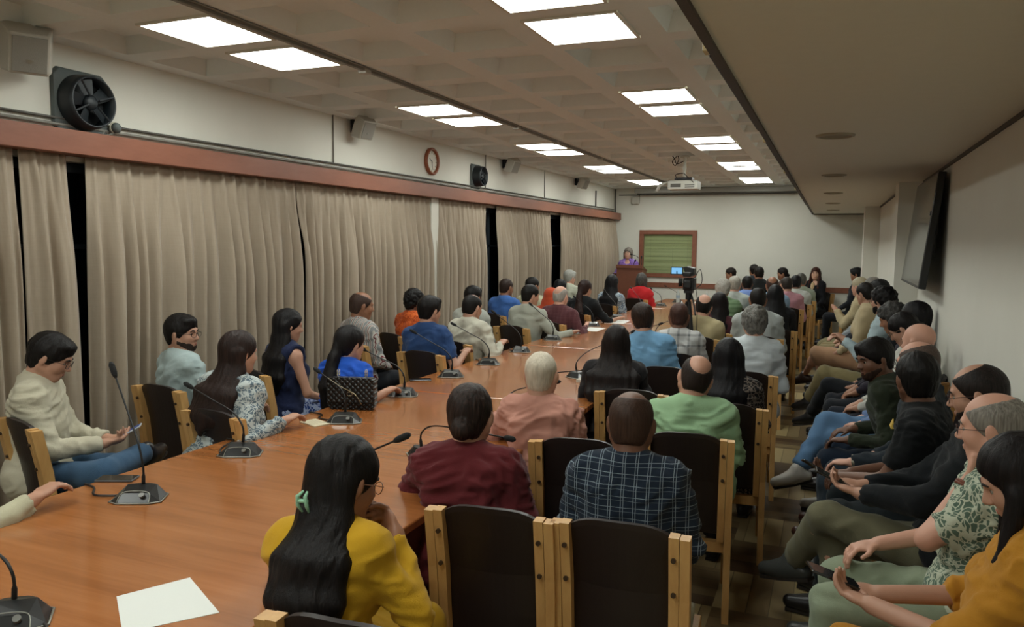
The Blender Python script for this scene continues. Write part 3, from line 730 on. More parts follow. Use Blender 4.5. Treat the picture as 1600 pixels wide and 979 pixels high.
            if hair[-1] == 'front':
                for sx in (-1, 1): hr.cap(Hh(sx*.075, .03, -.02), T(sx*.10, .07, .42), .024, .026, .03).cap(T(sx*.10, .07, .42), T(sx*.10, .11, .28), .026, .012, .03)
        if kind == 'pony':
            a = Hh(0, -.10, -.02); b = Hh(0, -.12, -.10); c_ = T(0, -.15, .36); e_ = T(0, -.155, .555-L_)
            hr.cap(a, b, .03, .034, .02); 
            for u in (-1, 0, 1): hr.cap(b, c_+Rt @ np.array([u*.03, 0, 0]), .03, .036, .02).cap(c_+Rt @ np.array([u*.03, 0, 0]), e_+Rt @ np.array([u*.02, 0, 0]), .034, .012, .02)
        if kind == 'bob':
            for u in np.linspace(-1, 1, 5): hr.cap(Hh(u*.072, -.05+.05*abs(u), 0), Hh(u*.08, -.055+.06*abs(u), -.10), .028, .022, .03)
            amp = .006
        if kind == 'scarf':
            for u in (-1, 0, 1): hr.cap(Hh(u*.05, -.06, -.06), T(u*.10, -.10, .42), .04, .05, .04)
            amp = .003
    if kind != 'none':
        V, Q = hr.mesh(HH if dist > 3 or kind != 'long' else HH*1.1); N = vnormals(V, Q)
        L3 = (V-Hc) @ Rh
        ang = np.arctan2(L3[:, 0], -L3[:, 1]+.02)
        if kind == 'curly': dsp = vnoise(V*70+seed)*.6+vnoise(V*35)*.6
        elif kind in ('long', 'pony', 'bob'): dsp = vnoise(np.stack([V[:, 0]*95+vnoise(V*6)*4, V[:, 1]*40, V[:, 2]*5], 1)+seed)+.3*vnoise(np.stack([V[:, 0]*30, V[:, 1]*12, V[:, 2]*4], 1)+seed)
        elif kind == 'scarf': dsp = 1-abs(vnoise(V*np.array([12, 12, 20]))*2)
        else: dsp = vnoise(np.stack([ang*14, V[:, 2]*22, V[:, 1]*30], 1)+seed)*.9+.4*vnoise(V*60)
        V = V+N*(dsp*amp)[:, None]
        qmesh('headscarf' if kind == 'scarf' else 'hair', V, Q, hairm(hc, gray) if kind != 'scarf' else cloth(hc), root)
    # face details
    if face:
        for sx in (-1, 1):
            for c_, r_, m_, nm in (((sx*.031, .0775, .0), (.0108, .0100, .0095), mat('eye_white', '#8c847a', .4), 'eye'), ):
                mb = MB(); prof = [(r_[0]*math.sin(t), r_[0]*math.cos(t)) for t in np.linspace(0.05, PI-.05, 8)]
                M4 = Matrix.Translation(tuple(Hh(c_[0], c_[1]-.003, c_[2]))) @ Matrix(Rh.tolist()).to_4x4() @ Matrix.Scale(.8, 4, (0, 0, 1)); mb.lathe(prof, 12, M4); ey = mb.build('eye', m_, root, smooth=True)
                mb = MB(); M4 = Matrix.Translation(tuple(Hh(sx*.031, .0836, .0))) @ Matrix(Rh.tolist()).to_4x4() @ Matrix.Rotation(-PI/2, 4, 'X'); mb.lathe([(.0058, -.001), (.0055, .0012), (.002, .0022)], 12, M4); mb.build('iris', mat('iris', '#1c120c', .2), ey)
            mb = MB(); mb.tube(spline([Hh(sx*.014, .0945, .021), Hh(sx*.03, .0925, .026), Hh(sx*.047, .083, .020)], 4), [.003, .0035, .0042, .0042, .0042, .0038, .003, .002, .0015], 6); mb.build('eyebrow', hairm(hc if kind not in ('scarf', 'none') else '#1a1410'), root)
        mb = MB(); mb.hull([tuple(Hh(x, y, z)) for x, y, z in ((-.021, .084, -.063), (.021, .084, -.063), (0, .0955, -.058), (0, .096, -.071), (-.012, .0945, -.060), (.012, .0945, -.060), (-.011, .093, -.071), (.011, .093, -.071), (0, .08, -.064))]); 
        A = srgb(skinc); 
        mb.build('lips', mat('lips'+skinc+str(female), tuple(min(1, x) for x in ([int(skinc[i:i+2], 16)/255*k for i, k in ((1, .98 if female else .85), (3, .68), (5, .68))])), .4), root, smooth=True)
    if beard:
        bd = SDF(); thin = beard[1] if len(beard) > 1 else .004
        bd.ell(Hh(0, .026, -.034), (np.array([.057, .064, .076])+thin)*hs, Rh, .03).ell(Hh(0, .052, -.088), (np.array([.030, .028, .022])+thin)*hs, Rh, .03)
        for sx in (-1, 1): bd.cap(Hh(sx*.058, -.005, -.05), Hh(sx*.022, .055, -.092), (.022+thin)*hs, (.018+thin)*hs, .03)
        for sx in (-1, 1): bd.ell(Hh(sx*.036, .056, -.03), (np.array([.025, .024, .024])+thin)*hs, Rh, .03)
        bd.cap(Hh(-.02, .086, -.051), Hh(.02, .086, -.051), .010*hs, .010*hs, .01)
        bd.ell(Hh(0, .105, -.064), np.array([.020, .03, .008])*hs, Rh, .006, 's').ell(Hh(0, .10, -.015), np.array([.055, .06, .034])*hs, Rh, .01, 's')
        n = Rh @ unit(np.array([0, .35, 1])); bd.plane(n, n@Hc-.028*hs, .008); n = Rh @ np.array([0, -1., 0]); bd.plane(n, n@Hc+.002, .008)
        if beard[0] == 'moustache': n = Rh @ np.array([0, 0, -1.]); bd.plane(n, n@Hc+.056*hs, .004); n = Rh @ np.array([0, -1., 0]); bd.plane(n, n@Hc-.07*hs, .004)
        V, Q = bd.mesh(HH); qmesh('beard' if beard[0] != 'moustache' else 'moustache', V, Q, hairm(hc if len(beard) < 3 else beard[2]), root)
    if glasses:
        g = MB()
        for sx in (-1, 1):
            pts = [Hh(sx*.033+.023*math.cos(t), .104-.006*abs(math.cos(t))*(1 if math.cos(t)*sx > 0 else 0), -.002+.018*math.sin(t)) for t in np.linspace(0, 2*PI, 17)[:-1]]; g.tube(pts, .0014, 6, closed=True)
            g.tube([Hh(sx*.057, .100, .004), Hh(sx*.079, .06, .006), Hh(sx*.085, .0, .004), Hh(sx*.086, -.018, -.012)], .0014, 6)
        g.tube([Hh(-.010, .106, .002), Hh(0, .110, .005), Hh(.010, .106, .002)], .0012, 6); g.build('glasses', mat('glasses'+glasses, glasses, .3, .3), root, smooth=True)
    PEOPLE[key] = dict(root=root, T=T, Hh=Hh, Rh=Rh, Rt=Rt, hands=hands, J=J, loc=root_loc, a=a0)
    if chair:
        ca = (crot if crot is not None else rot)*D2R; cx, cy = cpos if cpos else (root_loc[0], root_loc[1])
        wl = label.replace(',', ' ,').split(); wl = wl[:11]
        while wl[-1] in ('with', 'and', 'in', 'a', 'the', 'of', 'his', 'her', ',', 'on', 'at', 'behind', 'over', 'from', 'to', 'by', 'one', 'an', 'whose', 'beside', 'toward', 'against', 'beyond'): wl.pop()
        place_chair(cx, cy, ca, clab or ('black leather chair of '+' '.join(wl).replace(' ,', ',')))
    return PEOPLE[key]
HEADS = dict(L1=(-2.93,1.76,1.12),L2=(-3.62,2.7,1.255),L3=(-3.776,3.65,1.27),L4=(-2.90,3.2,1.255),L5=(-3.456,4.3,1.266),L6=(-3.80,5.72,1.30),L7=(-2.80,4.08,1.205),L8=(-3.72,6.5,1.277),L9=(-3.059,5.6,1.294),L10=(-2.993,6.3,1.271),L11=(-3.468,7.3,1.283),L12=(-3.723,8.8,1.297),L13=(-2.972,7.7,1.293),L14=(-3.68,9.6,1.284),L15=(-3.094,8.7,1.203),L16=(-2.80,8.2,1.262),L17=(-3.85,11.7,1.31),L17b=(-3.496,10.2,1.23),L18=(-2.885,9.4,1.272),L19=(-2.938,10.9,1.283),L20=(-2.826,12.3,1.266),SP=(-3.717,14.95,1.662),
R0=(-1.27,1.85,1.165),R1=(-1.285,2.68,1.145),R2=(-.64,2.68,1.22),R3=(-1.31,3.55,1.205),R4=(-.585,3.92,1.188),R5=(-1.25,4.78,1.218),R6=(-.535,4.66,1.19),R7=(-1.33,5.80,1.288),R8=(-.504,5.92,1.29),R9=(-1.147,6.4,1.262),R10=(-1.111,7.6,1.262),R10b=(-1.05,8.15,1.247),R11=(-.65,7.9,1.33),R11b=(-.539,8.7,1.314),R12=(-1.253,10.,1.302),R13=(-1.258,11.3,1.294),R14=(-1.16,12.1,1.276),R15=(-1.172,14.20,1.357),R16=(-1.331,15.00,1.381),R17=(-1.776,15.15,1.307),R18=(-.728,11.,1.319),R19=(-.577,11.6,1.301),R20=(-.84,15.15,1.328),R21=(-.489,12.6,1.286),R22=(-.442,13.4,1.29),R23=(-.252,15.15,1.341),
W1=(.438,2.3,1.258),W2=(.511,2.9,1.275),W3=(.53,3.4,1.30),W4=(0.382,3.87,1.266),W5=(0.422,4.36,1.270),W6=(0.237,4.86,1.212),W7=(0.519,5.36,1.273),W8=(.431,5.9,1.284),W9=(.60,6.5,1.33),W10=(.434,6.75,1.295),W11=(.43,7.4,1.39),W12=(0.453,9.90,1.392),W13=(.50,9.4,1.42),W14=(0.329,8.85,1.361),W15=(.331,10.4,1.363),W16=(.40,14.5,1.37))
CP = dict(R0=(-1.02,1.66,4),R1=(-1.026,2.48,6),R2=(-.588,2.53,3),R3=(-1.05,3.45,10),R4=(-.62,3.76,8),R5=(-1.09,4.68,6),R6=(-.52,4.52,6),R8=(-.54,5.66,6),R7=(-1.08,5.62,4),
 L3=(-3.64,3.60,-6), L2=(-3.49,2.66,-15),L4=(-2.84,3.21,-8),L6=(-3.72,5.78,-20),L7=(-2.83,4.36,-8),L9=(-2.95,5.54,-6))
def pp(k, *a, **kw):
    if k in CP: kw['cpos'] = CP[k][:2]; kw['crot'] = CP[k][2]
    if k[0] == 'W': kw['rootx'] = .49 if k not in ('W11','W12','W13','W14','W15','W16') else dict(W11=.45, W14=.37, W16=.40).get(k, .39)
    return person(k, HEADS[k], *a, **kw)
DK, MD, LT, PK = '#6a4836', '#94684f', '#b58a74', '#cf9f8a'
BLK = '#0f0c0b'
# ---- right of the table, two columns of chairs facing the lectern
pp('R0', 6, 'woman in a mustard yellow tunic with long black hair and a green hair clip', MD, ('long', '#0a0808', '#181211', .44, .105, 'x'), '#bd9220', sleeve='long', pants='#bd9220', female=1, w=1.06, lean=14, side=-3, hyaw=-30, hpitch=20, hroll=-4, armL='atmouth', armR='atmouth', glasses='#8a6a5a', face=1, longtop=1, fold=.0075, headsize=1.09)
pp('R1', 6, 'person in a maroon shirt with dark hair tied in a low knot', LT, ('bun', '#130e0c', '#3a2a24'), '#5a2024', sleeve='elbow', lean=12, hyaw=3, hpitch=10, hroll=-2, headsize=1.05, w=1.14, armL=(-.22,.38,.82), armR='lap', fold=.015, female=0)
pp('R2', 5, 'shaven-headed man in a dark navy checked shirt', DK, ('bald', '#35251d'), '#1c2634', ('plaid', '#8a97a0', 1.05), lean=6, hyaw=0, hpitch=6, w=1.10, fold=.010, sleeve='long', pants='#22252c')
pp('R3', 4, 'older man with cropped white hair in a salmon pink shirt', LT, ('buzz', '#b5ab98', '#d0c6b4'), '#b07f70', lean=8, hyaw=0, hpitch=4, w=1.05, side=-2, armL=(-.30,.30,.82), sleeve='long', pants='#6b4a40', fold=.016)
pp('R4', 8, 'balding man in a light green shirt with his head tilted', LT, ('tonsure', '#221a16'), '#8fb08a', side=-3, lean=4, hyaw=8, hroll=14, hpitch=10, w=1.14, fold=.013, pants='#2a2624')
pp('R5', 5, 'woman whose long straight black hair covers her back, by the table', MD, ('long', '#0e0b0b', '#241c1a', .46, .155, 'x'), '#1c1a1c', female=1, lean=9, hyaw=0, w=1.15, hpitch=3)
pp('R6', 5, 'woman with straight black hair, dark top and leopard print skirt', MD, ('long', '#0c0b0d', '#17161a', .34, .10, 'x'), '#1e1b1c', ('dots', '#6a6058', .8), female=1, w=1.10, lean=3, hyaw=-4, pants=cloth('#9a8a78', 'leopard', '#1a1512', 1.2), skirt=2)
pp('R7', 4, 'man in a sky blue shirt with head bent left over the table', LT, ('thick', '#1d1512', '#3a2a22'), '#6f9cc0', side=-6, lean=8, hroll=-6, hyaw=10, hpitch=10, w=1.08, armL=(-.3,.32,.82))
pp('R8', 6, 'grey curly-haired man in a white shirt at the aisle', LT, ('curly', '#4a4844', '#8c8a84'), '#c2cace', lean=3, hyaw=0, hpitch=4, headsize=1.0, w=1.0)
pp('R9', 5, 'shaven man in a white shirt with dark window checks', DK, ('buzz', '#3a2620'), '#b4b4b2', ('gingham', '#33363c', .75), lean=5, hyaw=2, w=1.05)
pp('R10', 6, 'balding man in a cream shirt behind the camera tripod', PK, ('tonsure', '#16110f'), '#b5a883', side=2, lean=6, w=1.12, hroll=10)
pp('R10b', 5, 'woman with long black hair in a maroon top, beside the man in cream', MD, ('long', '#0e0b0c', '#1a1416', .40, .10, 'x'), '#4e2a30', female=1, side=8, lean=6)
pp('R11', 6, 'man with thinning dark hair in a pale grey shirt beyond the grey curly-haired man', MD, ('fringe', '#15110f'), '#a8adab', side=-2, lean=4, w=1.1)
pp('R11b', 6, 'person with long black hair and black top at the aisle', MD, ('long', '#0c0c0e', '#16161a', .44, .12, 'x'), '#15161a', female=1, w=1.1)
pp('R12', 5, 'white-haired man in a green striped shirt', PK, ('curly', '#8f8c84', '#b5b2aa'), '#71896a', ('hstripe', '#5d7656', .6), lean=5, w=1.12)
pp('R13', 5, 'man with pale silver hair in a light grey shirt, behind the green stripes', PK, ('thick', '#8f8a80', '#b5b0a6'), '#a9b0aa', w=1.1)
pp('R14', 8, 'black-haired man in a bright blue shirt, third from the far wall', DK, ('short', '#12100f'), '#7690c8', lean=3, w=1.05)
pp('R15', 5, 'dark-haired man in a black shirt seated by the far wall', MD, ('thick', '#14100e'), '#1a1c1c', hyaw=10, w=1.0)
pp('R16', 15, 'dark-haired person half hidden behind the man in black by the far wall', MD, ('short', '#14100e'), '#2a3036', hyaw=10, armR='thigh')
pp('R17', 70, 'moustached man in profile at the far wall looking toward the lectern', MD, ('short', '#1c1512'), '#8b9196', armR='thigh', hyaw=30, face=1, beard=('moustache', .006))
pp('R18', 6, 'balding man with a few combed strands in a blue shirt', MD, ('tonsure', '#3a2a24'), '#7d94ac', w=1.05)
pp('R19', 6, 'man in a salmon rose shirt on the aisle', LT, ('fringe', '#2a2420'), '#b0808a', w=1.1, hyaw=14, lean=6)
pp('R20', 85, 'dark-haired woman in profile at the far wall', MD, ('bun', '#15100f'), '#5a4a46', female=1, hyaw=15, face=1)
pp('R21', 6, 'black-haired man in a white shirt near the far end of the aisle', DK, ('short', '#0f0e10'), '#b5b8b2', w=1.05)
pp('R22', 6, 'grey-haired man in a sage shirt, last before the woman in the blazer', MD, ('short', '#3c3a36', '#6a6862'), '#98a090', w=1.05)
pp('R23', 150, 'woman in a black blazer with long auburn hair facing the room', '#cfa48c', ('long', '#2e1712', '#4a281e', .36, .09, 'front'), '#17171b', female=1, hyaw=22, hpitch=0, face=1, pants='#15151a', skirt=1, legs='cross', armL='lap', armR='lap', shoe='#121214', extra='blazer')
# ---- left of the table, between the table and the curtains
pp('L1', -12, 'person in a cream kurta cut off by the left edge of the photo', LT, ('short', '#14100e'), '#b5b096', armR=(.22,.26,.80), side=-6, lean=12, w=1.25, fold=.008)
pp('L2', -50, 'bespectacled man in an off-white shirt looking down at a phone', LT, ('thick', '#110e0d'), '#b9b39e', hyaw=-4, hpitch=26, lean=3, face=1, glasses='#2a2420', pants='#3d5873', legs='figure4', armL=(.0,.33,.70,(.5,.6,.1),(.2,-.2,.9)), armR=(.10,.33,.70,(-.3,.8,.1),(-.3,-.2,.9))  , fold=.008, w=1.06)
pp('L3', -18, 'bespectacled bearded man in a pale blue shirt by the curtain', LT, ('thick', '#120f0e'), '#a3b3b3', hyaw=-58, hpitch=2, lean=2, face=1, glasses='#2a1f1c', beard=('full', .0025, '#2b211c'), pants='#2a2a30')
pp('L4', -8, 'woman with long brown hair in a blue and white patterned top', LT, ('long', '#1d1412', '#34241f', .34, .12, 'x'), '#5a6a75', ('floral', '#b3bab8', 1.1), female=1, w=1.25, lean=14, side=2, hyaw=-12, armR=(.30,.20,.80), armL='table', collar=0)
pp('L5', -20, 'woman with long wavy black hair in a sleeveless navy dress', LT, ('long', '#0c0a0b', '#1a1718', .42, .12, 'x'), '#1b2340', female=1, sleeve='none', lean=2, hyaw=-18, pants=cloth('#24407c', 'floral', '#9aa6c4', .8), skirt=2, w=1.05)
pp('L6', -18, 'balding man in a red, white and grey striped shirt', MD, ('bald', '#3a2c26'), '#bdb8b0', ('stripe', '#858788', 1.5, '#6e3238'), hyaw=-22, w=1.08, lean=3, headsize=1.05)
pp('L7', -14, 'woman with a black ponytail in a royal blue top', LT, ('pony', '#0d0b0c', '#1c1819', .36), '#1f4fb0', female=1, sleeve='elbow', w=1.22, lean=6, hyaw=-6, armR=(.24,.14,.80), armL='lap')
pp('L8', -20, 'person with short curly black hair in an orange patterned top', DK, ('curly', '#0d0b0b'), '#a8431d', ('floral', '#c9602a', 1.0), female=1, sleeve='short', w=1.1)
pp('L9', -8, 'black-haired man in a navy blue tee shirt', LT, ('thick', '#0f0d0d'), '#2c4672', sleeve='short', hyaw=-14, hpitch=6, lean=5, w=1.12, armR=(.25,.22,.82), collar=0)
pp('L10', -8, 'man with a small bald spot in an off-white shirt', LT, ('fringe', '#121010'), '#b8b5a6', hyaw=-12, hpitch=12, w=1.1, lean=7, armR=(.24,.22,.82))
pp('L11', -10, 'black-haired person in a light grey shirt behind the man with the bald spot', MD, ('thick', '#0e0c0c'), '#a5a8a0', w=1.05)
pp('L12', -14, 'close-cropped man in a blue shirt at the second dark window gap', MD, ('buzz', '#2a1e1a'), '#3f66a8', w=1.12, hyaw=-5)
pp('L13', -12, 'black-haired man in a grey shirt in half profile, one arm on the table', LT, ('short', '#100e0d'), '#9c9e92', hyaw=-28, lean=8, armR=(.44,.30,.80), w=1.1, face=1)
pp('L14', -12, 'black-haired man in a cream shirt behind the man in grey', MD, ('short', '#120f0e'), '#b5b296', hyaw=-20)
pp('L15', -8, 'person wearing a bright orange headscarf', MD, ('scarf', '#b0482c'), '#b0482c', female=1, lean=10)
pp('L16', -8, 'old man with a bald crown and grey fringe in a maroon plum shirt', PK, ('tonsure', '#8a8680', '#b0aca4'), '#573338', ('plaid', '#6e4a4c', 1.0), hyaw=-8, w=1.15, armR=(.25,.22,.82))
pp('L17', -16, 'white-haired man in an ivory shirt near the third window gap', PK, ('thick', '#8a8a84', '#b5b5ae'), '#b5b8a8', hyaw=-15, w=1.1)
pp('L17b', -10, 'dark-haired person in dark clothes in front of the white-haired man in ivory', MD, ('thick', '#111215'), '#1a1f24')
pp('L18', -8, 'woman in a black top with brown ponytail, arm on the table', LT, ('pony', '#1c1210', '#34221e', .12), '#121416', female=1, hyaw=-12, armR=(.40,.30,.80), w=1.15, sleeve='elbow')
pp('L19', -8, 'woman with big curly black hair in a blue and white print top', MD, ('long', '#111012', '#1c1c20', .40, .13, 'x'), '#4a6076', ('floral', '#a7b4bc', .8), female=1, w=1.1, headsize=1.1)
pp('L20', -6, 'grey-haired woman in a scarlet top in front of the lectern', MD, ('bob', '#3a3836', '#5e5b58'), '#b3262a', female=1, w=1.2, headsize=1.05, lean=6)
# ---- speaker
pp('SP', 178, 'smiling grey-haired woman in a purple top speaking at the lectern', '#c9a08c', ('bob', '#57504a', '#8a827a'), '#6b4a96', ('floral', '#8c70b4', 1.0), female=1, stand=1, hyaw=-4, hpitch=2, face=1, armL=(-.2,.25,1.15), armR=(.2,.25,1.15), chair=0, lean=2)
# ---- row of chairs along the right wall, facing the table
pp('W1', 78, 'woman in a mustard top with phone at the lower right corner', LT, ('long', '#0e0b0b', '#1c1617', .36, .12, 'front'), '#b07a26', female=1, sleeve='elbow', hyaw=8, hpitch=28, lean=10, face=1, armL=(-.06,.34,.74,(.3,.8,.05),(.2,-.2,.9)), armR=(.08,.34,.72,(-.3,.8,.05),(-.2,-.2,.9)), pants='#b07a26', w=1.1, longtop=1)
pp('W2', 84, 'elderly bespectacled man in a green leaf print shirt, chin on his hand', PK, ('bald', '#6a655e', '#9a958c'), '#566a5c', ('floral', '#b5bba6', 1.0), sleeve='short', hyaw=-12, hpitch=8, lean=8, glasses='#3a2420', face=1, pants='#8a957e', armL='atchin', armR=(.12,.30,.66), pole={-1: (-.4, .6, -1.)}, w=1.08)
pp('W3', 84, 'bearded bespectacled man in a black shirt and khaki trousers, legs crossed', LT, ('fringe', '#16110f', '#2a2220'), '#16191c', sleeve='long', hyaw=-6, hpitch=14, lean=6, glasses='#3a2018', face=1, beard=('full', .004, '#201814'), pants='#66634e', legs='crossL', shoe='#3a3c3a', armL=(-.06,.34,.74,(.3,.8,.1),(.2,-.2,.9)), armR=(.06,.34,.74,(-.3,.8,.1),(-.2,-.2,.9)), w=1.08)
pp('W4', 80, 'young man in a black tee shirt turned away, forearms forward', DK, ('thick', '#0d0b0a'), '#131517', sleeve='short', hyaw=-62, hpitch=4, lean=22, pants='#1f2528', armL=(-.04,.42,.66,(.3,.8,0),(.3,0,.9)), armR=(.08,.38,.66), w=1.1)
pp('W5', 82, 'bald man in a charcoal suit jacket with a yellow pocket square', PK, ('bald', '#4a3e38'), '#1d242b', lean=6, hyaw=-20, hpitch=8, glasses='#3a3230', face=1, pants='#232c34', w=1.12, armL='thigh', armR='lap')
pp('W6', 84, 'young man with a quiff in a dark olive sweater, looking at the camera', DK, ('thick', '#0e0b0a'), '#22281b', lean=24, hyaw=36, hpitch=12, hroll=6, face=1, beard=('short', .0025, '#2a1c15'), pants='#1b2635', shoe='#4a2a20', armL='thigh', armR='thigh', w=1.02)
pp('W7', 86, 'bald man in a light blue shirt and blue jeans sitting upright', PK, ('none', '#4a3e38'), '#6a7fa6', hyaw=-30, pants='#5a7a9c', legs='cross', armL='lap', armR='lap', face=1, shoe='#c9c6be')
pp('W8', 84, 'bespectacled black-haired woman in a white top looking down', LT, ('bun', '#100d0d'), '#b8b8b0', female=1, hyaw=-10, hpitch=34, lean=14, glasses='#7a5a3a', face=1, pants='#20242e')
pp('W9', 88, 'woman with thick dark hair resting her head against the wall', MD, ('bob', '#100e10'), '#2a2630', female=1, hyaw=-30, headsize=1.08)
pp('W10', 84, 'grey curly-haired person in a black jacket over lilac, head bowed', MD, ('curly', '#2e2d2c', '#555350'), '#16181c', hyaw=-10, hpitch=24, lean=14, headsize=1.0, pants='#14161a', legs='crossL', shoe='#0e0e10')
pp('W11', 84, 'curly-haired bespectacled man in a pale shirt and navy waistcoat, hands raised', LT, ('curly', '#100d0d'), '#9fb0b5', hyaw=-30, lean=4, hpitch=6, glasses='#4a3a30', face=1, pants='#7a6f4e', legs='crossL', shoe='#121214', armL=(-.04,.32,.92), armR=(.06,.34,.90), beard=('short', .003))
pp('W13', 86, 'black-haired person leaning back on the wall beyond the pilaster', LT, ('thick', '#0f0e0f'), '#20232a', hyaw=-30)
pp('W14', 84, 'dark-haired woman in a cream top with folded hands', LT, ('bun', '#14100f'), '#b3a383', female=1, hyaw=-35, hpitch=14, lean=8, face=1, pants='#a88468', skirt=1, legs='crossL', shoe='#3a2a24')
pp('W12', 86, 'grey-haired man with a tanned face, third from the far pillar', LT, ('short', '#6a6660', '#8f8b85'), '#8d9398', hyaw=-30, face=1, pants='#8a7d5c')
pp('W15', 84, 'fair-haired old man in a beige shirt with hands joined', PK, ('short', '#a89e84', '#c0b69c'), '#b5a684', hyaw=-30, lean=6, armL=(-.02,.32,.95), armR=(.04,.32,.95), pants='#7c7456')
pp('W16', 86, 'black-haired person half hidden behind the far pillar', MD, ('thick', '#101012'), '#24262c')

# ------------------------------------------------------------------ table microphones
micb = mat('mic_plastic', '#17191a', .28, coat=.3); mictrim = mat('mic_trim', '#8f8f86', .35, .5); cabm = mat('cable', '#1c1512', .5); foam = mat('mic_foam', '#101010', .9, bump=.4, bscale=300)
def microphone(x, y, rz_, tip, label, bow=.6, horizontal=False, cable=None):
    r = empty('conference_microphone', (x, y, .75), rz_, label, 'microphone', 'gooseneck microphones on the table')
    # wedge body, long side across
    pts = [(-.095, -.045, .004), (-.06, -.065, .004), (.06, -.065, .004), (.095, -.045, .004), (.085, .05, .004), (.04, .075, .004), (-.04, .075, .004), (-.085, .05, .004),
           (-.05, -.035, .034), (.05, -.035, .034), (.055, .03, .050), (-.055, .03, .050), (.03, .055, .046), (-.03, .055, .046)]
    MB().hull(pts).build('base', micb, r, bevel=.004, seg=2)
    rim = [(-.097, -.046, .004), (-.061, -.067, .004), (.061, -.067, .004), (.097, -.046, .004), (.087, .051, .004), (.041, .077, .004), (-.041, .077, .004), (-.087, .051, .004)]
    MB().tube(rim, .0032, 6, closed=True).build('rim', mictrim, r, smooth=True)
    MB().tube(spline([(-.06, -.066, .006), (-.05, -.036, .035), (.0, -.03, .041), (.05, -.036, .035), (.06, -.066, .006)], 5), .0016, 6).build('edge_line', mictrim, r, smooth=True)
    MB().cyl((.028, -.045, .026), (.028, -.052, .034), .010, 16).build('button', mat('mic_button', '#6a6a64', .4, .2), r, smooth=False)
    c, s = math.cos(-rz_), math.sin(-rz_); dx, dy, dz = tip[0]-x, tip[1]-y, tip[2]-.75; lx, ly = c*dx-s*dy, s*dx+c*dy
    b = Vector((0, .035, .05)); e = Vector((lx, ly, dz))
    if horizontal: pts = [b, b+Vector((0, 0, .06)), b+Vector((0, 0, .06))+(e-b-Vector((0, 0, .06)))*.12+Vector((0, 0, .035)), b+(e-b)*.35+Vector((0, 0, .075)), e]
    else: pts = [b, b+Vector((0, 0, .07)), b+Vector((0, 0, .075))+(e-b-Vector((0, 0, .075)))*.18+Vector((0, 0, .03)), b+(e-b)*.6+Vector((0, 0, .045)), e]
    sp = spline(pts, 8); n = len(sp)
    MB().tube(sp, [.0075 if i < 5 else .0045 if i < n*.5 else .0036 for i in range(n)], 8).build('gooseneck', mat('gooseneck', '#1b1b1c', .4, .3), r, smooth=True)
    d = (sp[-1]-sp[-4]).normalized()
    MB().tube([e-d*.01, e, e+d*.012, e+d*.05, e+d*.062], [.005, .009, .0115, .0115, .006], 12).build('mic_head', foam, r, smooth=True)
    if cable:
        pts = [Vector((c*(p[0]-x)-s*(p[1]-y), s*(p[0]-x)+c*(p[1]-y), .006 if len(p) < 3 else p[2]-.75)) for p in cable]
        MB().tube(spline(pts, 6), .0045, 6).build('cable', cabm, r, smooth=True)
    return r
MS = [((-2.42, 2.11), 25, (-2.635, 2.2, 1.20), 'tall gooseneck microphone beside a phone, nearest of those along the left table edge', [(-2.50, 2.10), (-2.60, 2.06), (-2.68, 2.12), (-2.755, 2.14)]),
      ((-2.51, 2.76), 25, (-2.88, 2.84, 1.02), 'gooseneck microphone in front of the woman with long brown hair', [(-2.60, 2.72), (-2.66, 2.80), (-2.70, 2.92), (-2.755, 2.93)]),
      ((-2.45, 3.50), 25, (-2.70, 3.62, .99), 'gooseneck microphone in front of the black quilted handbag', [(-2.53, 3.48), (-2.62, 3.50), (-2.66, 3.58), (-2.755, 3.60)]),
      ((-2.53, 4.27), 20, (-2.85, 4.32, 1.02), 'gooseneck microphone right of the woman in royal blue, by the first table seam', [(-2.6, 4.2), (-2.68, 4.22), (-2.755, 4.28)]),
      ((-2.57, 5.03), 20, (-2.91, 5.1, 1.05), 'gooseneck microphone beside the phone and the navy tee shirt', [(-2.65, 5.0), (-2.70, 5.15), (-2.755, 5.2)]),
      ((-2.56, 5.68), 20, (-2.92, 5.8, 1.04), 'gooseneck microphone beside the man with a small bald spot', [(-2.63, 5.64), (-2.7, 5.8), (-2.755, 5.85)]),
      ((-2.59, 6.46), 15, (-2.88, 6.55, 1.08), 'gooseneck microphone just before the second table seam on the left', [(-2.66, 6.42), (-2.755, 6.6)]),
      ((-2.62, 7.42), 15, (-2.92, 7.6, 1.08), 'gooseneck microphone beside the grey-sleeved arm resting on the table', [(-2.7, 7.4), (-2.755, 7.5)]),
      ((-2.62, 8.05), 15, (-2.9, 8.3, 1.08), 'gooseneck microphone in front of the old man in plum', [(-2.7, 8.0), (-2.755, 8.1)]),
      ((-2.63, 8.9), 15, (-2.95, 9.2, 1.06), 'gooseneck microphone in front of the woman in black with a ponytail', [(-2.7, 8.9), (-2.755, 9.0)]),
      ((-2.62, 10.0), 12, (-2.9, 10.4, 1.08), 'gooseneck microphone before the curly-haired woman in blue print', None),
      ((-2.58, 11.2), 12, (-2.82, 11.6, 1.06), 'gooseneck microphone just before the woman in scarlet', None),
      ((-2.50, 12.3), 10, (-2.72, 12.6, 1.0), 'gooseneck microphone right of the woman in scarlet', None),
      ((-2.40, 13.2), 10, (-2.66, 13.5, 1.0), 'farthest gooseneck microphone, near the lectern end of the table', None)]
for (x, y), a, tip, lb, cb_ in MS: microphone(x, y, a*D2R, tip, lb, cable=cb_)
microphone(-1.93, 1.27, 40*D2R, (-2.25, 1.30, .92), 'large gooseneck microphone in the bottom left corner, its neck bent off the photo', horizontal=True, cable=[(-1.86, 1.30), (-1.80, 1.27), (-1.80, 1.18), (-1.88, 1.12)])
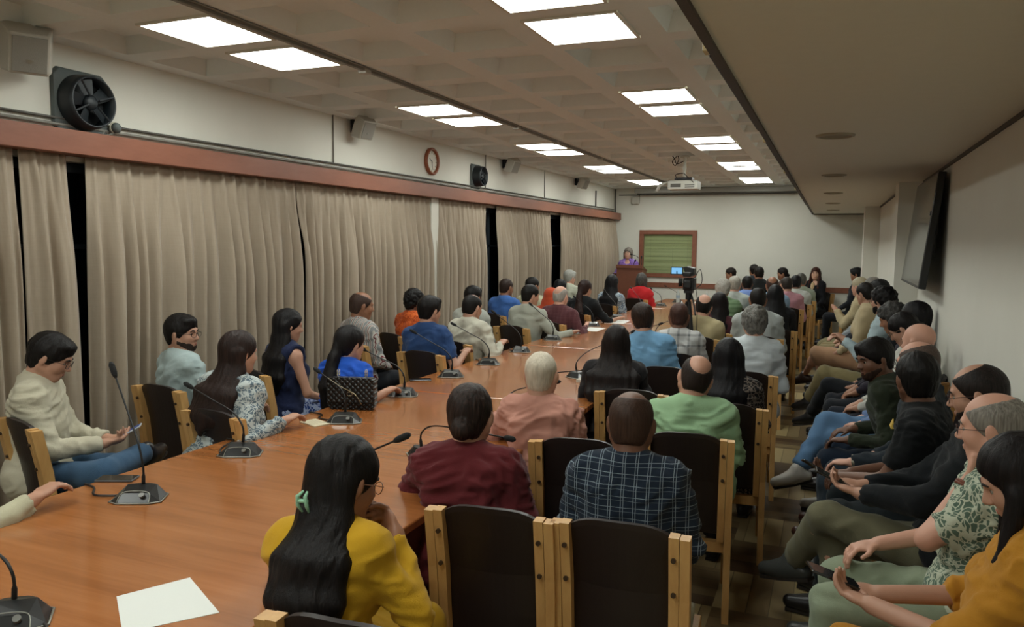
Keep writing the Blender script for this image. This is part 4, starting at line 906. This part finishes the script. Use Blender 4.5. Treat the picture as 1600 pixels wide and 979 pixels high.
microphone(-1.66, 2.20, 150*D2R, (-1.29, 2.13, 1.10), 'gooseneck microphone hidden behind the head of the woman in mustard', cable=[(-1.58, 2.2), (-1.5, 2.18, .756), (-1.42, 2.2, .756), (-1.36, 2.26, .74), (-1.345, 2.3, .60)])
microphone(-1.71, 3.10, 160*D2R, (-1.15, 2.72, .985), 'gooseneck microphone bent low behind the person in maroon', horizontal=True)
microphone(-1.645, 3.95, 165*D2R, (-1.48, 4.2, .93), 'gooseneck microphone left of the man in salmon pink', horizontal=True)
microphone(-1.68, 4.55, 165*D2R, (-1.45, 4.7, .93), 'gooseneck microphone just beyond the white-haired man in salmon pink', horizontal=True)
microphone(-1.70, 5.42, 165*D2R, (-1.50, 6.2, 1.02), 'gooseneck microphone beside the woman with hair down her back', horizontal=False)
microphone(-1.70, 6.9, 170*D2R, (-1.50, 7.3, .98), 'gooseneck microphone beyond the man in sky blue', horizontal=False)
microphone(-1.62, 7.8, 170*D2R, (-1.45, 8.3, .98), 'gooseneck microphone on the right table edge beside the man in cream', horizontal=False)

# ------------------------------------------------------------------ things on the table
paper = mat('paper', '#d9dbd6', .8)
def flat(name, pts, z, th, m, label, cat, group=None):
    cx = sum(p[0] for p in pts)/len(pts); cy = sum(p[1] for p in pts)/len(pts)
    mb = MB(); P_ = [(p[0]-cx, p[1]-cy) for p in pts]; n = len(P_); mb.add([(x, y, 0) for x, y in P_]+[(x, y, th) for x, y in P_], [tuple(range(n))[::-1], tuple(range(n, 2*n))]+[(i, (i+1) % n, n+(i+1) % n, n+i) for i in range(n)])
    o = mb.build(name, m); o.location = (cx, cy, z); return tagit(o, label, cat, group)
flat('paper_sheet', [(-1.806, 1.485), (-1.62, 1.345), (-1.476, 1.528), (-1.713, 1.66)], .7502, .0012, paper, 'loose white sheet of paper near the front of the table', 'paper')
pr = empty('notepad', (-2.57, 3.40, .7505), -.35, 'small cream notepad with faint writing, left of the microphone by the handbag', 'notepad')
MB().box(-.075, .075, -.05, .05, 0, .006).build('pages', mat('notepaper', '#c9bfa2', .8), pr)
wr = MB(); [wr.box(-.06, .06-random.random()*.05, -.038+i*.013, -.0365+i*.013, .0061, .0064) for i in range(6)]; wr.build('writing', mat('ink', '#7a7060', .8), pr)
flat('paper_sheet', [(-2.66, 8.35), (-2.42, 8.35), (-2.42, 8.75), (-2.62, 8.75)], .7502, .0015, paper, 'white sheet beside the old man in plum', 'paper')
flat('paper_sheet', [(-2.60, 9.30), (-2.36, 9.32), (-2.38, 9.75), (-2.60, 9.72)], .7502, .0015, paper, 'white sheet under the hand of the woman in black', 'paper')
flat('paper_sheet', [(-2.15, 13.2), (-1.94, 13.2), (-1.94, 13.5), (-2.15, 13.5)], .7502, .0015, paper, 'white sheet at the far end of the table between two bottles', 'paper')
flat('name_card', [(-1.66, 5.22), (-1.56, 5.22), (-1.56, 5.32), (-1.66, 5.32)], .7502, .02, mat('card', '#b5b0a2', .7), 'small white box beside the microphone left of the long black hair', 'box')
nb = empty('notebook', (-1.62, 5.95, .7505), .3, 'blue edged notebook beyond the microphone, left of the man in sky blue', 'notebook'); MB().box(-.10, .10, -.07, .07, 0, .012).build('pages', paper, nb); MB().box(-.102, .102, -.072, .072, .012, .014).build('cover', mat('nb_cover', '#3f5a70', .5), nb)
phb = mat('phone_black', '#121416', .15, coat=.5); phs = mat('phone_case', '#5c5f62', .35, .4)
def phone(loc, rot_, label, lit=None, sc=1.0, body=None):
    r = bpy.data.objects.new('mobile_phone', None); COL.objects.link(r); r.location = loc; r.rotation_euler = rot_; tagit(r, label, 'phone')
    MB().box(-.037*sc, .037*sc, -.077*sc, .077*sc, 0, .008).build('case', body or phs, r, bevel=.003)
    MB().box(-.034*sc, .034*sc, -.073*sc, .073*sc, .0081, .0088).build('screen', lit or phb, r); return r
def emis(name, c, s):
    if name in _mats: return _mats[name]
    t = NT(name); t.b.inputs['Base Color'].default_value = (0, 0, 0, 1); t.b.inputs['Emission Color'].default_value = srgb(c); t.b.inputs['Emission Strength'].default_value = s; _mats[name] = t.m; return t.m
phone((-2.70, 2.245, .751), (0, 0, -1.15), 'dark phone lying face up on the table left of the tall microphone')
phone((-2.70, 4.80, .751), (0, 0, -1.0), 'black phone lying on the table beside the chair of the man in navy', body=phb)
# quilted bag
q = NT('quilted_leather'); v = q.coord(); sp_ = q.n('SeparateXYZ'); q.l(v, sp_.inputs[0])
u1 = q.math('ABSOLUTE', q.math('SINE', q.math('MULTIPLY', q.math('ADD', sp_.outputs[0], sp_.outputs[2]), 95))); u2 = q.math('ABSOLUTE', q.math('SINE', q.math('MULTIPLY', q.math('SUBTRACT', sp_.outputs[0], sp_.outputs[2]), 95)))
q.bump(q.math('POWER', q.math('MULTIPLY', u1, u2), .5), 1.0, .012); q.b.inputs['Base Color'].default_value = srgb('#141414'); q.set(Roughness=.35)
bg = empty('handbag', (-2.60, 3.80, .75), .28, 'black quilted handbag with a chain strap standing on the table', 'handbag')
def rbox(hx, hy, z0, z1, r_, n=6):
    pts = []
    for cx, cz, a0_ in ((hx-r_, z1-r_*.6, 0), (-hx+r_, z1-r_*.6, 90), (-hx+r_, z0+r_, 180), (hx-r_, z0+r_, 270)):
        for k in range(n): a = (a0_+90*k/(n-1))*D2R; pts.append((cx+r_*math.cos(a), cz+r_*math.sin(a)*(1 if a0_ > 90 else .6)))
    mb = MB(); N_ = len(pts); mb.add([(x, -hy, z) for x, z in pts]+[(x, hy, z) for x, z in pts], [tuple(range(N_)), tuple(range(N_, 2*N_))[::-1]]+[(i, N_+i, N_+(i+1) % N_, (i+1) % N_) for i in range(N_)]); return mb
rbox(.145, .04, .0, .19, .035).build('bag_body', q.m, bg, bevel=.012, seg=3)
rbox(.143, .006, .045, .195, .03).build('flap', q.m, bg, bevel=.004).location = (0, -.044, 0)
gm = mat('chain_gold', '#b5a88a', .3, .9)
for sx in (-1, 1):
    mb = MB()
    for k in range(4): mb.tube([(sx*(.085+.008*math.cos(t)), .008*math.sin(t)*(k % 2), .20+.009*k+.009*math.sin(t)) for t in np.linspace(0, 2*PI, 9)[:-1]], .0018, 5, closed=True)
    mb.build('chain', gm, bg, smooth=True)
mb = MB(); mb.tube(spline([(-.13, -.05, .19), (-.05, -.052, .14), (.03, -.052, .10), (.07, -.052, .04)], 6), .0022, 6); mb.build('strap', gm, bg, smooth=True)
mb = MB()
for sg in (-1, 1): mb.tube([(sg*.004+.012*math.cos(t)*sg*-1, -.053, .10+.012*math.sin(t)) for t in np.linspace(.7, 2*PI-.7, 12)], .0015, 5)
mb.build('clasp', gm, bg, smooth=True)
# bottles at the far end
bm_ = mat('bottle_plastic', '#b5c0bd', .12); capm = mat('bottle_cap', '#c9ccc8', .5)
for k, (x, y) in enumerate(((-2.36, 13.0), (-1.86, 12.8))):
    b = empty('water_bottle', (x, y, .75), 0, ('clear water bottle left of the video camera, at the far end of the table', 'clear water bottle right of the video camera, at the far end of the table')[k], 'bottle')
    MB().lathe([(.028, 0), (.033, .01), (.033, .06), (.029, .08), (.033, .10), (.033, .16), (.012, .205), (.012, .215)], 20).build('bottle_body', bm_, b, smooth=True); MB().cyl((0, 0, .215), (0, 0, .235), .014, 14).build('cap', capm, b); MB().cyl((0, 0, .09), (0, 0, .14), .0336, 20).build('wrapper', mat('wrap', '#8aa0b0', .5), b)

# ------------------------------------------------------------------ video camera on tripod
tp = empty('video_camera', (-1.20, 7.15, 0), 0, 'black video camera with a lit flip screen on a black tripod in the audience', 'camera')
cb2_ = mat('camera_black', '#0e0f11', .4)
MB().box(-.05, .055, -.05, .07, 1.33, 1.44).box(-.035, .03, -.10, -.05, 1.35, 1.42).box(-.04, .035, -.13, .10, 1.455, 1.495).build('camera_body', cb2_, tp, bevel=.008)
MB().lathe([(.036, 0), (.04, .02), (.04, .09), (.034, .10)], 20, Matrix.Translation((0, .07, 1.39)) @ Matrix.Rotation(-PI/2, 4, 'X')).build('lens', cb2_, tp, smooth=True)
MB().tube([(-.055, -.05, 1.40), (-.085, -.052, 1.40)], [.038, .042], 18).build('microphone_foam', foam, tp, smooth=True)
MB().hull([(x, y, z) for x, z in ((-.03, 1.49), (.055, 1.47), (.05, 1.53), (-.01, 1.545), (-.05, 1.54)) for y in (-.07, .06)]).build('handle', cb2_, tp, bevel=.004)
sc_ = empty('flip_screen', (-.105, -.06, 1.505), .12); sc_.parent = tp
MB().box(-.056, .056, 0, .012, -.036, .036).build('screen_frame', cb2_, sc_, bevel=.003)
MB().box(-.047, .047, -.0012, -.0002, -.028, .028).build('display', emis('camera_display', '#7fc0ee', 1.0), sc_)
MB().hull([(x, -.0022, z) for x, z in ((-.006, -.027), (.008, -.027), (.006, -.008), (.0, .004), (-.005, -.006))]+[(x, -.0014, z) for x, z in ((-.006, -.027), (.008, -.027), (.0, .004))]).build('picture', emis('camera_picture', '#3a6a98', .6), sc_)
MB().cyl((0, 0, 1.24), (0, 0, 1.33), .03, 14).box(-.04, .04, -.04, .04, 1.30, 1.33).build('pan_head', cb2_, tp, bevel=.004)
MB().cyl((0, 0, .7), (0, 0, 1.25), .016, 12).build('centre_column', cb2_, tp)
MB().tube(spline([(.03, -.02, 1.28), (.07, -.12, 1.2), (.1, -.22, 1.12)], 4), .008, 8).build('pan_handle', cb2_, tp, smooth=True)
for k, (dx, dy) in enumerate(((.17, -.24), (-.20, -.10), (.03, .27))):
    MB().tube([(dx*.06, dy*.06, 1.22), (dx*.5, dy*.5, .72), (dx*.5, dy*.5, .70), (dx, dy, .01)], [.016, .014, .011, .009], 8).build('leg', cb2_, tp)
for k, pts in enumerate(([(.05, -.02, 1.40), (.09, -.08, 1.25), (.11, -.16, .9), (.14, -.2, .4), (.12, -.15, .01)], [(.05, .0, 1.44), (.10, -.02, 1.52), (.12, -.04, 1.40), (.05, -.05, 1.33)])):
    MB().tube(spline(pts, 8), .0035, 6).build('cable', cabm, tp, smooth=True)

# ------------------------------------------------------------------ lectern
pd = empty('lectern', (-3.60, 14.78, 0), 0, 'brown wooden lectern at the far end with small microphones on top', 'lectern')
lm = wood('lectern_wood', '#6e4232', '#7d4d3a', (1, 1, 1), .4, k=2)
MB().box(-.25, .25, -.2, -.18, 0, 1.27).build('front_panel', lm, pd, bevel=.003)
for sx in (-1, 1): MB().box(sx*.24-.01, sx*.24+.01, -.18, .18, 0, 1.25).build('side_panel', lm, pd)
MB().hull([(x, y, z) for x in (-.26, .26) for y, z in ((-.22, 1.27), (-.22, 1.335), (.22, 1.20), (.22, 1.225))]).build('reading_top', lm, pd, bevel=.003)
MB().box(-.24, .24, -.18, .16, .5, .52).build('shelf', lm, pd)
for pts, nm in (([(.17, -.1, 1.30), (.18, -.1, 1.42), (.12, -.08, 1.50), (.0, .0, 1.53)], 'lectern_microphone'), ([(.07, -.12, 1.31), (.07, -.13, 1.36), (.09, -.14, 1.40)], 'lectern_microphone'), ([(.22, -.12, 1.31), (.225, -.12, 1.40), (.22, -.12, 1.46)], 'lectern_microphone')):
    o = MB(); sp2 = spline(pts, 6); o.tube(sp2, .006, 6); d = (sp2[-1]-sp2[-3]).normalized(); o.tube([sp2[-1], sp2[-1]+d*.05], .014, 10); o.build('microphone', cb2_, pd, smooth=True)

# ------------------------------------------------------------------ television on the right wall
tv = empty('television', (.66, 6.95, 1.86), 0, 'large flat television tilted down on the right wall', 'television')
tv.rotation_euler = (0, 6*D2R, 0)
sm = mat('tv_screen', '#0a0b0c', .12); sm2 = mat('tv_bezel', '#15171a', .35)
MB().box(-.03, .02, -.74, .74, -.42, .42).build('tv_case', sm2, tv, bevel=.006)
MB().box(-.0315, -.0301, -.722, .722, -.40, .405).build('screen', sm, tv)
MB().box(.02, .045, -.5, .5, -.32, .25).build('rear_housing', sm2, tv, bevel=.01)
MB().box(.045, .085, -.25, .25, -.15, .12).build('wall_mount', greym, tv)
MB().box(-.034, -.0316, -.70, -.665, .11, .14).build('sticker', mat('sticker', '#2f3a4c', .5), tv)

# ------------------------------------------------------------------ exhaust fans on the left wall
fb = mat('fan_black', '#1a2126', .45); fd_ = mat('fan_dusty', '#59605f', .7, bump=.3, bscale=60)
def exhaust_fan(y, z, s, label):
    r = empty('exhaust_fan', (XL, y, z), 0, label, 'exhaust fan', 'exhaust fans on the left wall'); M = Matrix.Rotation(PI/2, 4, 'Y')
    o = MB(); o.hull([(0, a, b) for a, b in ((-.19, -.15), (-.15, -.19), (.15, -.19), (.19, -.15), (.19, .15), (.15, .19), (-.15, .19), (-.19, .15))]+[(.025, a, b) for a, b in ((-.18, -.14), (-.14, -.18), (.14, -.18), (.18, -.14), (.18, .14), (.14, .18), (-.14, .18), (-.18, .14))]); o = o.build('wall_plate', fd_, r, bevel=.008); o.scale = (1, s, s)
    mb = MB(); n = 40; prof = [(.165, .02), (.155, .10), (.148, .13), (.138, .13), (.140, .03)]; mb.lathe([(a*s, b) for a, b in prof], n, M); mb.f = mb.f[:-2]; mb.build('duct_ring', fb, r, smooth=True)
    MB().lathe([(.139*s, .022), (.139*s, .03)], n, M).build('shutter', mat('fan_back', '#101417', .6), r)
    MB().lathe([(.045*s, .05), (.045*s, .10), (.03*s, .115)], 20, M).build('motor_hub', fb, r, smooth=True)
    for k in range(5):
        a = 2*PI*k/5+.3; R_ = Matrix.Rotation(a, 4, 'X'); vs = [(.075, -.02, .035), (.095, .03, .04), (.10, .05*1, .13), (.065, -.03, .13)]; o = MB(); o.hull([tuple(R_ @ Vector((x, y_*s, z_*s))) for x, y_, z_ in vs]+[tuple(R_ @ Vector((x+.003, y_*s, z_*s))) for x, y_, z_ in vs]); o.build('blade', fb, r)
    for a in (.35, PI/2+.6, PI+.5, 1.75*PI): MB().tube([(.122, .04*s*math.cos(a), .04*s*math.sin(a)), (.128, .145*s*math.cos(a), .145*s*math.sin(a))], .006, 6).build('motor_strut', fb, r)
    return r
exhaust_fan(3.33, 2.55, 1.0, 'round black exhaust fan above the pelmet at the upper left')
exhaust_fan(8.86, 2.57, .80, 'smaller black exhaust fan right of the clock')
cj = empty('cable_spool', (-4.15, 3.53, 2.43), 0, 'small round socket with loose wires beside the nearest exhaust fan', 'socket')
MB().lathe([(.03, 0), (.032, .02), (.02, .035), (.01, .04)], 18, Matrix.Rotation(PI/2, 4, 'Y')).build('socket_cap', fd_, cj, smooth=True)
MB().tube([(.0, .034*math.cos(t), .034*math.sin(t)) for t in np.linspace(0, 2*PI, 18)[:-1]], .005, 6, closed=True).build('socket_ring', mat('cream_plastic', '#b5ae9c', .5), cj, smooth=True)
MB().tube(spline([(0, 0, -.03), (.0, -.08, -.055), (.0, -.2, -.05), (.0, -.3, -.07)], 6), .006, 6).build('wire', mat('wire_grey', '#6a685e', .6), cj, smooth=True)
MB().tube(spline([(.05, -.12, -.04), (.06, -.16, -.09)], 6), .004, 6).build('wire', mat('wire_grey', '#6a685e', .6), cj, smooth=True)
# clock
ck = empty('wall_clock', (XL, 7.70, 2.64), 0, 'round clock with a brown wooden rim and white dial on the left wall', 'clock'); M = Matrix.Rotation(PI/2, 4, 'Y')
mb = MB(); mb.lathe([(.150, 0), (.152, .03), (.14, .042), (.122, .034), (.118, .015)], 40, M); mb.f = mb.f[:-2]; mb.build('rim', wood('clock_wood', '#80462c', '#96583a', (1, 1, 1), .35), ck, smooth=True)
MB().lathe([(.121, .004), (.121, .014)], 40, M).build('dial', mat('dial', '#d5d0c0', .5), ck)
for k in range(12):
    a = k*PI/6; MB().box(.0142, .016, -.003, .003, .09, .11, Matrix.Rotation(a, 4, 'X')).build('hour_mark', cb2_, ck)
for a, L_, nm in ((1.05, .062, 'hour_hand'), (3.3, .092, 'minute_hand')): MB().box(.0165, .018, -.0035, .0035, -.015, L_, Matrix.Rotation(a, 4, 'X')).build(nm, cb2_, ck)
# wall speakers
spm = mat('speaker_white', '#b5b1a6', .5); spg = mat('speaker_grille', '#8f8c84', .8, bump=.4, bscale=400)
def wall_speaker(x, y, z, label, rz_=0.5, s=1.0):
    r = empty('wall_speaker', (x, y, z), rz_, label, 'speaker', 'white speakers under the ceiling'); r.scale = (s, s, s)
    a = Matrix.Rotation(.45, 4, 'Y')
    MB().hull([(-.06, -.10, -.11), (-.06, .10, -.11), (-.06, -.10, .10), (-.06, .10, .10), (.05, -.075, -.09), (.05, .075, -.09), (.05, -.075, .08), (.05, .075, .08)], a).build('cabinet', spm, r, bevel=.01)
    MB().box(.051, .056, -.065, .065, -.08, .07, a).build('grille', spg, r, bevel=.004); MB().box(.0561, .058, -.012, .012, -.04, -.025, a).build('badge', mictrim, r)
    MB().tube([(-.06, 0, 0), (-.14, 0, .04)], .02, 10).box(-.17, -.13, -.04, .04, -.03, .11).build('bracket', dark, r, bevel=.004)
wall_speaker(-4.0, 2.88, 2.74, 'white loudspeaker cut off at the upper left corner', -.5, 1.25)
wall_speaker(-4.02, 6.12, 2.78, 'white loudspeaker under the ceiling left of the clock', -.3)
wall_speaker(-4.02, 9.7, 2.78, 'white loudspeaker under the ceiling right of the small fan', -.3)
wall_speaker(-4.02, 12.9, 2.78, 'farthest small loudspeaker high on the left wall', -.3)
bx = empty('wall_box', (-3.745, YF, 2.62), 0, 'small rounded white box high on the far wall, left corner', 'speaker'); MB().box(-.085, .085, -.07, 0, -.08, .08).build('box_body', spm, bx, bevel=.03, seg=3); MB().tube(spline([(.06, -.01, .08), (.10, -.01, .16), (.10, -.01, .22)], 5), .006, 6).build('cord', cabm, bx, smooth=True)
# ------------------------------------------------------------------ conduits and cables
cg = mat('conduit_grey', '#7d7a72', .5); cdk = mat('conduit_dark', '#55524c', .5)
def conduit(pts, r_, m_, label, name='conduit'):
    o = MB(); o.tube(pts, r_, 8); o = o.build(name, m_, smooth=True); return tagit(o, label, 'conduit')
conduit([(-4.18, YB, 2.405), (-4.18, 15.5, 2.405)], .010, cg, 'lower grey conduit running along the left wall just above the pelmet')
conduit([(-4.18, YB, 2.440), (-4.18, 15.5, 2.440)], .008, cdk, 'thin dark conduit running along the left wall above the other conduit')
for y, nm in ((5.86, 'left of the clock, under the nearer speaker'), (9.16, 'right of the small exhaust fan'), (11.38, 'above the third window gap')): conduit([(-4.19, y, 2.45), (-4.19, y, CE)], .006, cg, 'thin vertical conduit on the left wall '+nm)
ct_ = empty('ceiling_conduit', (-2.875, 0, CE), 0, 'grey cable conduits running the length of the ceiling beside the left lights', 'conduit')
MB().box(-.005, .022, YB, 14.9, -.022, 0).build('trunking', cg, ct_, bevel=.002); MB().tube([(.045, YB, -.007), (.045, 14.6, -.007)], .006, 8).build('pipe', cg, ct_, smooth=True)
for y in (4.37, 7.0, 8.15, 9.9, 11.6, 13.2): MB().box(-.03, .035, y-.03, y+.03, -.035, 0).build('junction_box', spm, ct_, bevel=.003)
conduit([(-4.1, YF-.01, 2.735), (-.36, YF-.01, 2.735)], .010, cdk, 'thin dark cable across the top of the far wall')
conduit([(-4.17, YF-.02, 2.86), (-4.17, YF-.02, 2.38)], .012, cdk, 'dark vertical conduit in the far left corner')
conduit([(-4.185, 14.2, 2.45), (-4.185, 14.2, 2.74)], .012, dark, 'short dark vertical pipe near the far end of the left wall')
psc = empty('projector_screen', (-2.2, 15.3, 2.80), 0, 'rolled up projection screen case along the top of the far wall', 'projector screen')
MB().box(-1.5, 1.82, -.05, .05, -.05, .05).build('case', mat('screen_case', '#8f8c84', .5), psc, bevel=.01); MB().cyl((-1.45, 0, -.06), (1.78, 0, -.06), .014, 10).build('roller_bar', cdk, psc)
# projector
pj = empty('projector', (-1.78, 10.0, CE), 0, 'white ceiling projector hanging from a pole with loose cables', 'projector')
MB().cyl((0, 0, -.27), (0, 0, 0), .018, 12).cyl((0, 0, -.02), (0, 0, 0), .06, 18).build('pole', mat('white_metal', '#bab6aa', .4), pj)
MB().hull([(x, y, z) for x, y in ((-.19, -.13), (.19, -.13), (.19, .13), (-.19, .13)) for z in (-.43, -.33)]+[(x, y, -.315) for x in (-.16, .16) for y in (-.1, .1)]).build('projector_body', mat('projector_white', '#b9b7ae', .45), pj, bevel=.012)
MB().box(-.15, -.02, -.1315, -.13, -.405, -.36).box(.03, .15, -.1315, -.13, -.41, -.40).box(.03, .15, -.1315, -.13, -.385, -.375).build('vent', cdk, pj)
MB().box(-.11, .11, -.09, .09, -.31, -.28).build('mount_plate', dark, pj, bevel=.004)
MB().tube([(-.19, -.02, -.34), (-.30, -.05, -.37), (-.34, -.06, -.45)], .022, 10).build('arm', mat('projector_white', '#b9b7ae', .45), pj, smooth=True)
for pts in ([(-.05, -.1, -.31), (-.1, -.08, -.25), (-.02, 0, -.22), (.05, -.1, -.27), (.14, -.13, -.35)], [(0, 0, -.06), (-.1, 0, -.10), (-.13, 0, -.04), (-.16, 0, 0)], [(-.1, 0, 0), (-.16, 0, -.07), (-.12, 0, -.12), (-.08, 0, -.05), (-.09, 0, 0)]):
    MB().tube(spline(pts, 8), .006, 6).build('cable', cabm, pj, smooth=True)
# channel fittings along the soffit edge
chm = mat('channel_grey', '#7f8890', .35, .5); crm = mat('cream_cap', '#c9b98a', .5)
for k, (ya, yb) in enumerate(((2.98, 5.05), (5.65, 7.7), (8.1, 10.1), (10.5, 12.4), (12.8, 14.8))):
    r = empty('light_channel', (-.435, ya, 2.46), 0, ['nearest', 'second', 'third', 'fourth', 'farthest'][k]+' unlit grey channel fitting along the edge of the lowered ceiling', 'light fitting', 'channel fittings along the lowered ceiling edge')
    L_ = yb-ya; MB().box(-.03, .03, 0, L_, .0, .035).build('channel', chm, r, bevel=.003); MB().box(-.022, -.006, .04, L_-.02, -.008, 0).build('tube_slot', dark, r); MB().box(.006, .022, .04, L_-.02, -.008, 0).build('tube_slot', dark, r)
    MB().box(-.036, .036, -.05, .02, -.006, .045).build('end_cap', crm, r, bevel=.003); MB().box(.03, .083, .2, .23, .01, .03).build('bracket', dark, r); MB().box(.03, .083, L_-.23, L_-.2, .01, .03).build('bracket', dark, r)
# recessed downlights
dm = mat('downlight_lens', '#8a8068', .5); dr = mat('downlight_rim', '#a39a84', .5)
for k, y in enumerate((4.53, 7.05, 9.42, 11.7, 14.0)):
    r = empty('recessed_downlight', (-.01, y, SOF), 0, ['nearest', 'second', 'third', 'fourth', 'farthest'][k]+' round unlit downlight in the lowered ceiling', 'ceiling light', 'round downlights in the lowered ceiling')
    mb = MB(); mb.lathe([(.100, 0), (.098, -.008), (.082, -.012), (.08, 0)], 32); mb.f = mb.f[:-2]; mb.build('rim', dr, r, smooth=True); MB().lathe([(.081, -.004), (.081, .0)], 32).build('lens', dm, r)

# ------------------------------------------------------------------ things people hold and wear
def wpt(k, p): P_ = PEOPLE[k]; return P_['loc']+rz(P_['a']) @ np.array(p)
def held_phone(k, label, off=(0, .10, .03), tilt=.6, lit=None, body=None, yaw_=0.):
    P_ = PEOPLE[k]; w_ = (P_['hands'][0][3]+P_['hands'][1][3])/2; q_ = wpt(k, w_+np.array(off)); return phone(tuple(q_), (tilt, 0, P_['a']+yaw_), label, lit, 1.0, body)
held_phone('L2', 'lit phone held by the bespectacled man in the off-white shirt', (.0, .10, .035), .5, emis('phone_glow', '#2c4a8c', .5), mat('phone_white', '#b9bcc0', .4))
held_phone('W1', 'black phone held by the woman in mustard at the lower right', (0, .12, .035), .35, None, phb, .5)
held_phone('W3', 'dark phone in the hands of the man with crossed khaki legs', (0, .11, .03), .4, None, phb, .2)
P_ = PEOPLE['W4']; phone(tuple(wpt('W4', P_['hands'][0][3]+np.array([.02, .11, .02]))), (.5, .3, P_['a']+.4), 'black phone held low by the young man in the black tee shirt', None, .9, phb)
def child(k, mb, name, m, smooth=True): return mb.build(name, m, PEOPLE[k]['root'], smooth=smooth)
H0 = PEOPLE['R0']['Hh']; mb = MB(); c_ = Vector(H0(.03, -.126, -.07)); d_ = Vector(PEOPLE['R0']['Rh'] @ np.array([-.3, -1, 0])).normalized()
for sg in (-1, 1):
    mb.tube([c_+Vector((sg*.006, 0, .03)), c_+d_*.012+Vector((sg*.012, 0, .012)), c_+d_*.010+Vector((sg*.014, 0, -.012)), c_+Vector((sg*.010, 0, -.03))], [.003, .006, .006, .003], 8)
mb.tube([c_+d_*.008+Vector((-.016, 0, .0)), c_+d_*.012, c_+d_*.008+Vector((.016, 0, .0))], .006, 8); child('R0', mb, 'hair_clip', mat('clip_green', '#8fc0a0', .3))
def watch(k, i, m, face_m):
    sx, Sh, E, W, ra = PEOPLE[k]['hands'][i]; d = unit(W-E); c = W-d*.03; a_ = unit(np.cross(d, [0, 0, 1.])); b_ = np.cross(d, a_)
    mb = MB(); mb.tube([tuple(c+(a_*math.cos(t)+b_*math.sin(t))*.031+d*q_) for t in np.linspace(0, 2*PI, 20)[:-1] for q_ in (0,)], .006, 6, closed=True); mb.tube([tuple(c+d*.008+(a_*math.cos(t)+b_*math.sin(t))*.031) for t in np.linspace(0, 2*PI, 20)[:-1]], .006, 6, closed=True); o = child(k, mb, 'wristwatch', m)
    n_ = unit(np.array([0, -.2, 1.])-d*(np.array([0, -.2, 1.])@d)) if abs(d[2]) < .8 else a_*-sx; q_ = c+d*.004+n_*.034
    MB().cyl(tuple(q_-n_*.004), tuple(q_+n_*.005), .016, 18).build('watch_face', face_m, o)
watch('W2', 0, mat('strap_brown', '#6e3a26', .5), mat('gold', '#b5924a', .3, .8)); watch('W5', 0, mat('steel', '#a5a296', .3, .8), mat('dial2', '#c9c0a0', .4))
# pocket square, name tag
T5 = PEOPLE['W5']['T']; MB().hull([tuple(T5(x, y, z)) for x, y, z in ((-.10, .118, .34), (-.05, .128, .35), (-.055, .126, .385), (-.075, .124, .375), (-.095, .118, .395), (-.10, .132, .34), (-.05, .142, .35))]).build('pocket_square', cloth('#c9a94e'), PEOPLE['W5']['root'])
# basket bag on the lap of the woman in mustard
wv = NT('woven_straw'); v = wv.coord((1, 1, 1)); vo = wv.n('TexVoronoi'); vo.inputs['Scale'].default_value = 120; wv.l(v, vo.inputs['Vector'])
wv.color(wv.ramp(vo.outputs['Distance'], [(.25, srgb('#c2a86a')), (.5, srgb('#5a2e22'))])); wv.bump(vo.outputs['Distance'], .5, .004); wv.set(Roughness=.7)
bk = empty('basket_bag', (.13, 2.22, .60), .5, 'woven straw bag with a leather rim on the lap of the woman in mustard', 'handbag')
mb = MB(); mb.lathe([(.09, -.03), (.125, .0), (.13, .03), (.115, .055), (.05, .065), (.01, .066)], 36); mb.build('woven_body', wv.m, bk, smooth=True).scale = (1.25, .8, 1)
mb = MB(); mb.tube([(.164*math.cos(t), .105*math.sin(t), .02) for t in np.linspace(0, 2*PI, 37)[:-1]], .011, 8, closed=True); mb.build('leather_rim', mat('bag_leather', '#6a2e20', .4), bk, smooth=True)
MB().tube(spline([(-.14, 0, .03), (-.08, .03, .07), (0, .04, .075), (.08, .03, .07), (.14, 0, .03)], 5), .006, 8).build('handle', mat('bag_purple', '#5a4668', .5), bk, smooth=True)
# white cloth bag hanging at the chair of the man in navy checks
cb = MB(); pts = spline([(-.78, 2.36, .50), (-.70, 2.33, .41), (-.59, 2.325, .385), (-.48, 2.33, .41), (-.39, 2.38, .47), (-.37, 2.46, .58)], 6); cb.tube(pts, [.012+.010*math.sin(PI*i/(len(pts)-1)) for i in range(len(pts))], 8)
cb = cb.build('cloth_sling', mat('sling_cloth', '#8e8c7c', .85), smooth=True); tagit(cb, 'grey cloth sling hanging below the back of the chair in front right', 'bag')

for k, cen, rr, c_ in (('R23', (0, .085, .40), (.045, .05, .13), '#c7ab86'),):
    P_ = PEOPLE[k]; sd = SDF(); sd.ell(P_['T'](*cen), rr, P_['Rt'], .02); sd.ell(P_['T'](0, .09, .27), (.022, .05, .09), P_['Rt'], .04); V, Q = sd.mesh(.009); qmesh('cream_top', V, Q, cloth(c_), P_['root'])
# trainers of the man with crossed khaki legs
hip, kn, an, fd = PEOPLE['W3']['J'][-1]; side_ = unit(np.cross(fd, np.array([0, 0, 1.]))); upv = np.cross(side_, fd); mb = MB()
for q_ in (.02, .045, .07, .095):
    c = an-upv*(.000+q_*.12)+fd*q_; mb.tube([tuple(c-side_*.034-upv*.016), tuple(c-side_*.015+upv*.002+fd*.008), tuple(c+side_*.015+upv*.002), tuple(c+side_*.034-upv*.016+fd*.006)], .0035, 6)
mb.build('shoe_laces', mat('laces', '#1a1b1c', .7), PEOPLE['W3']['root'], smooth=True)
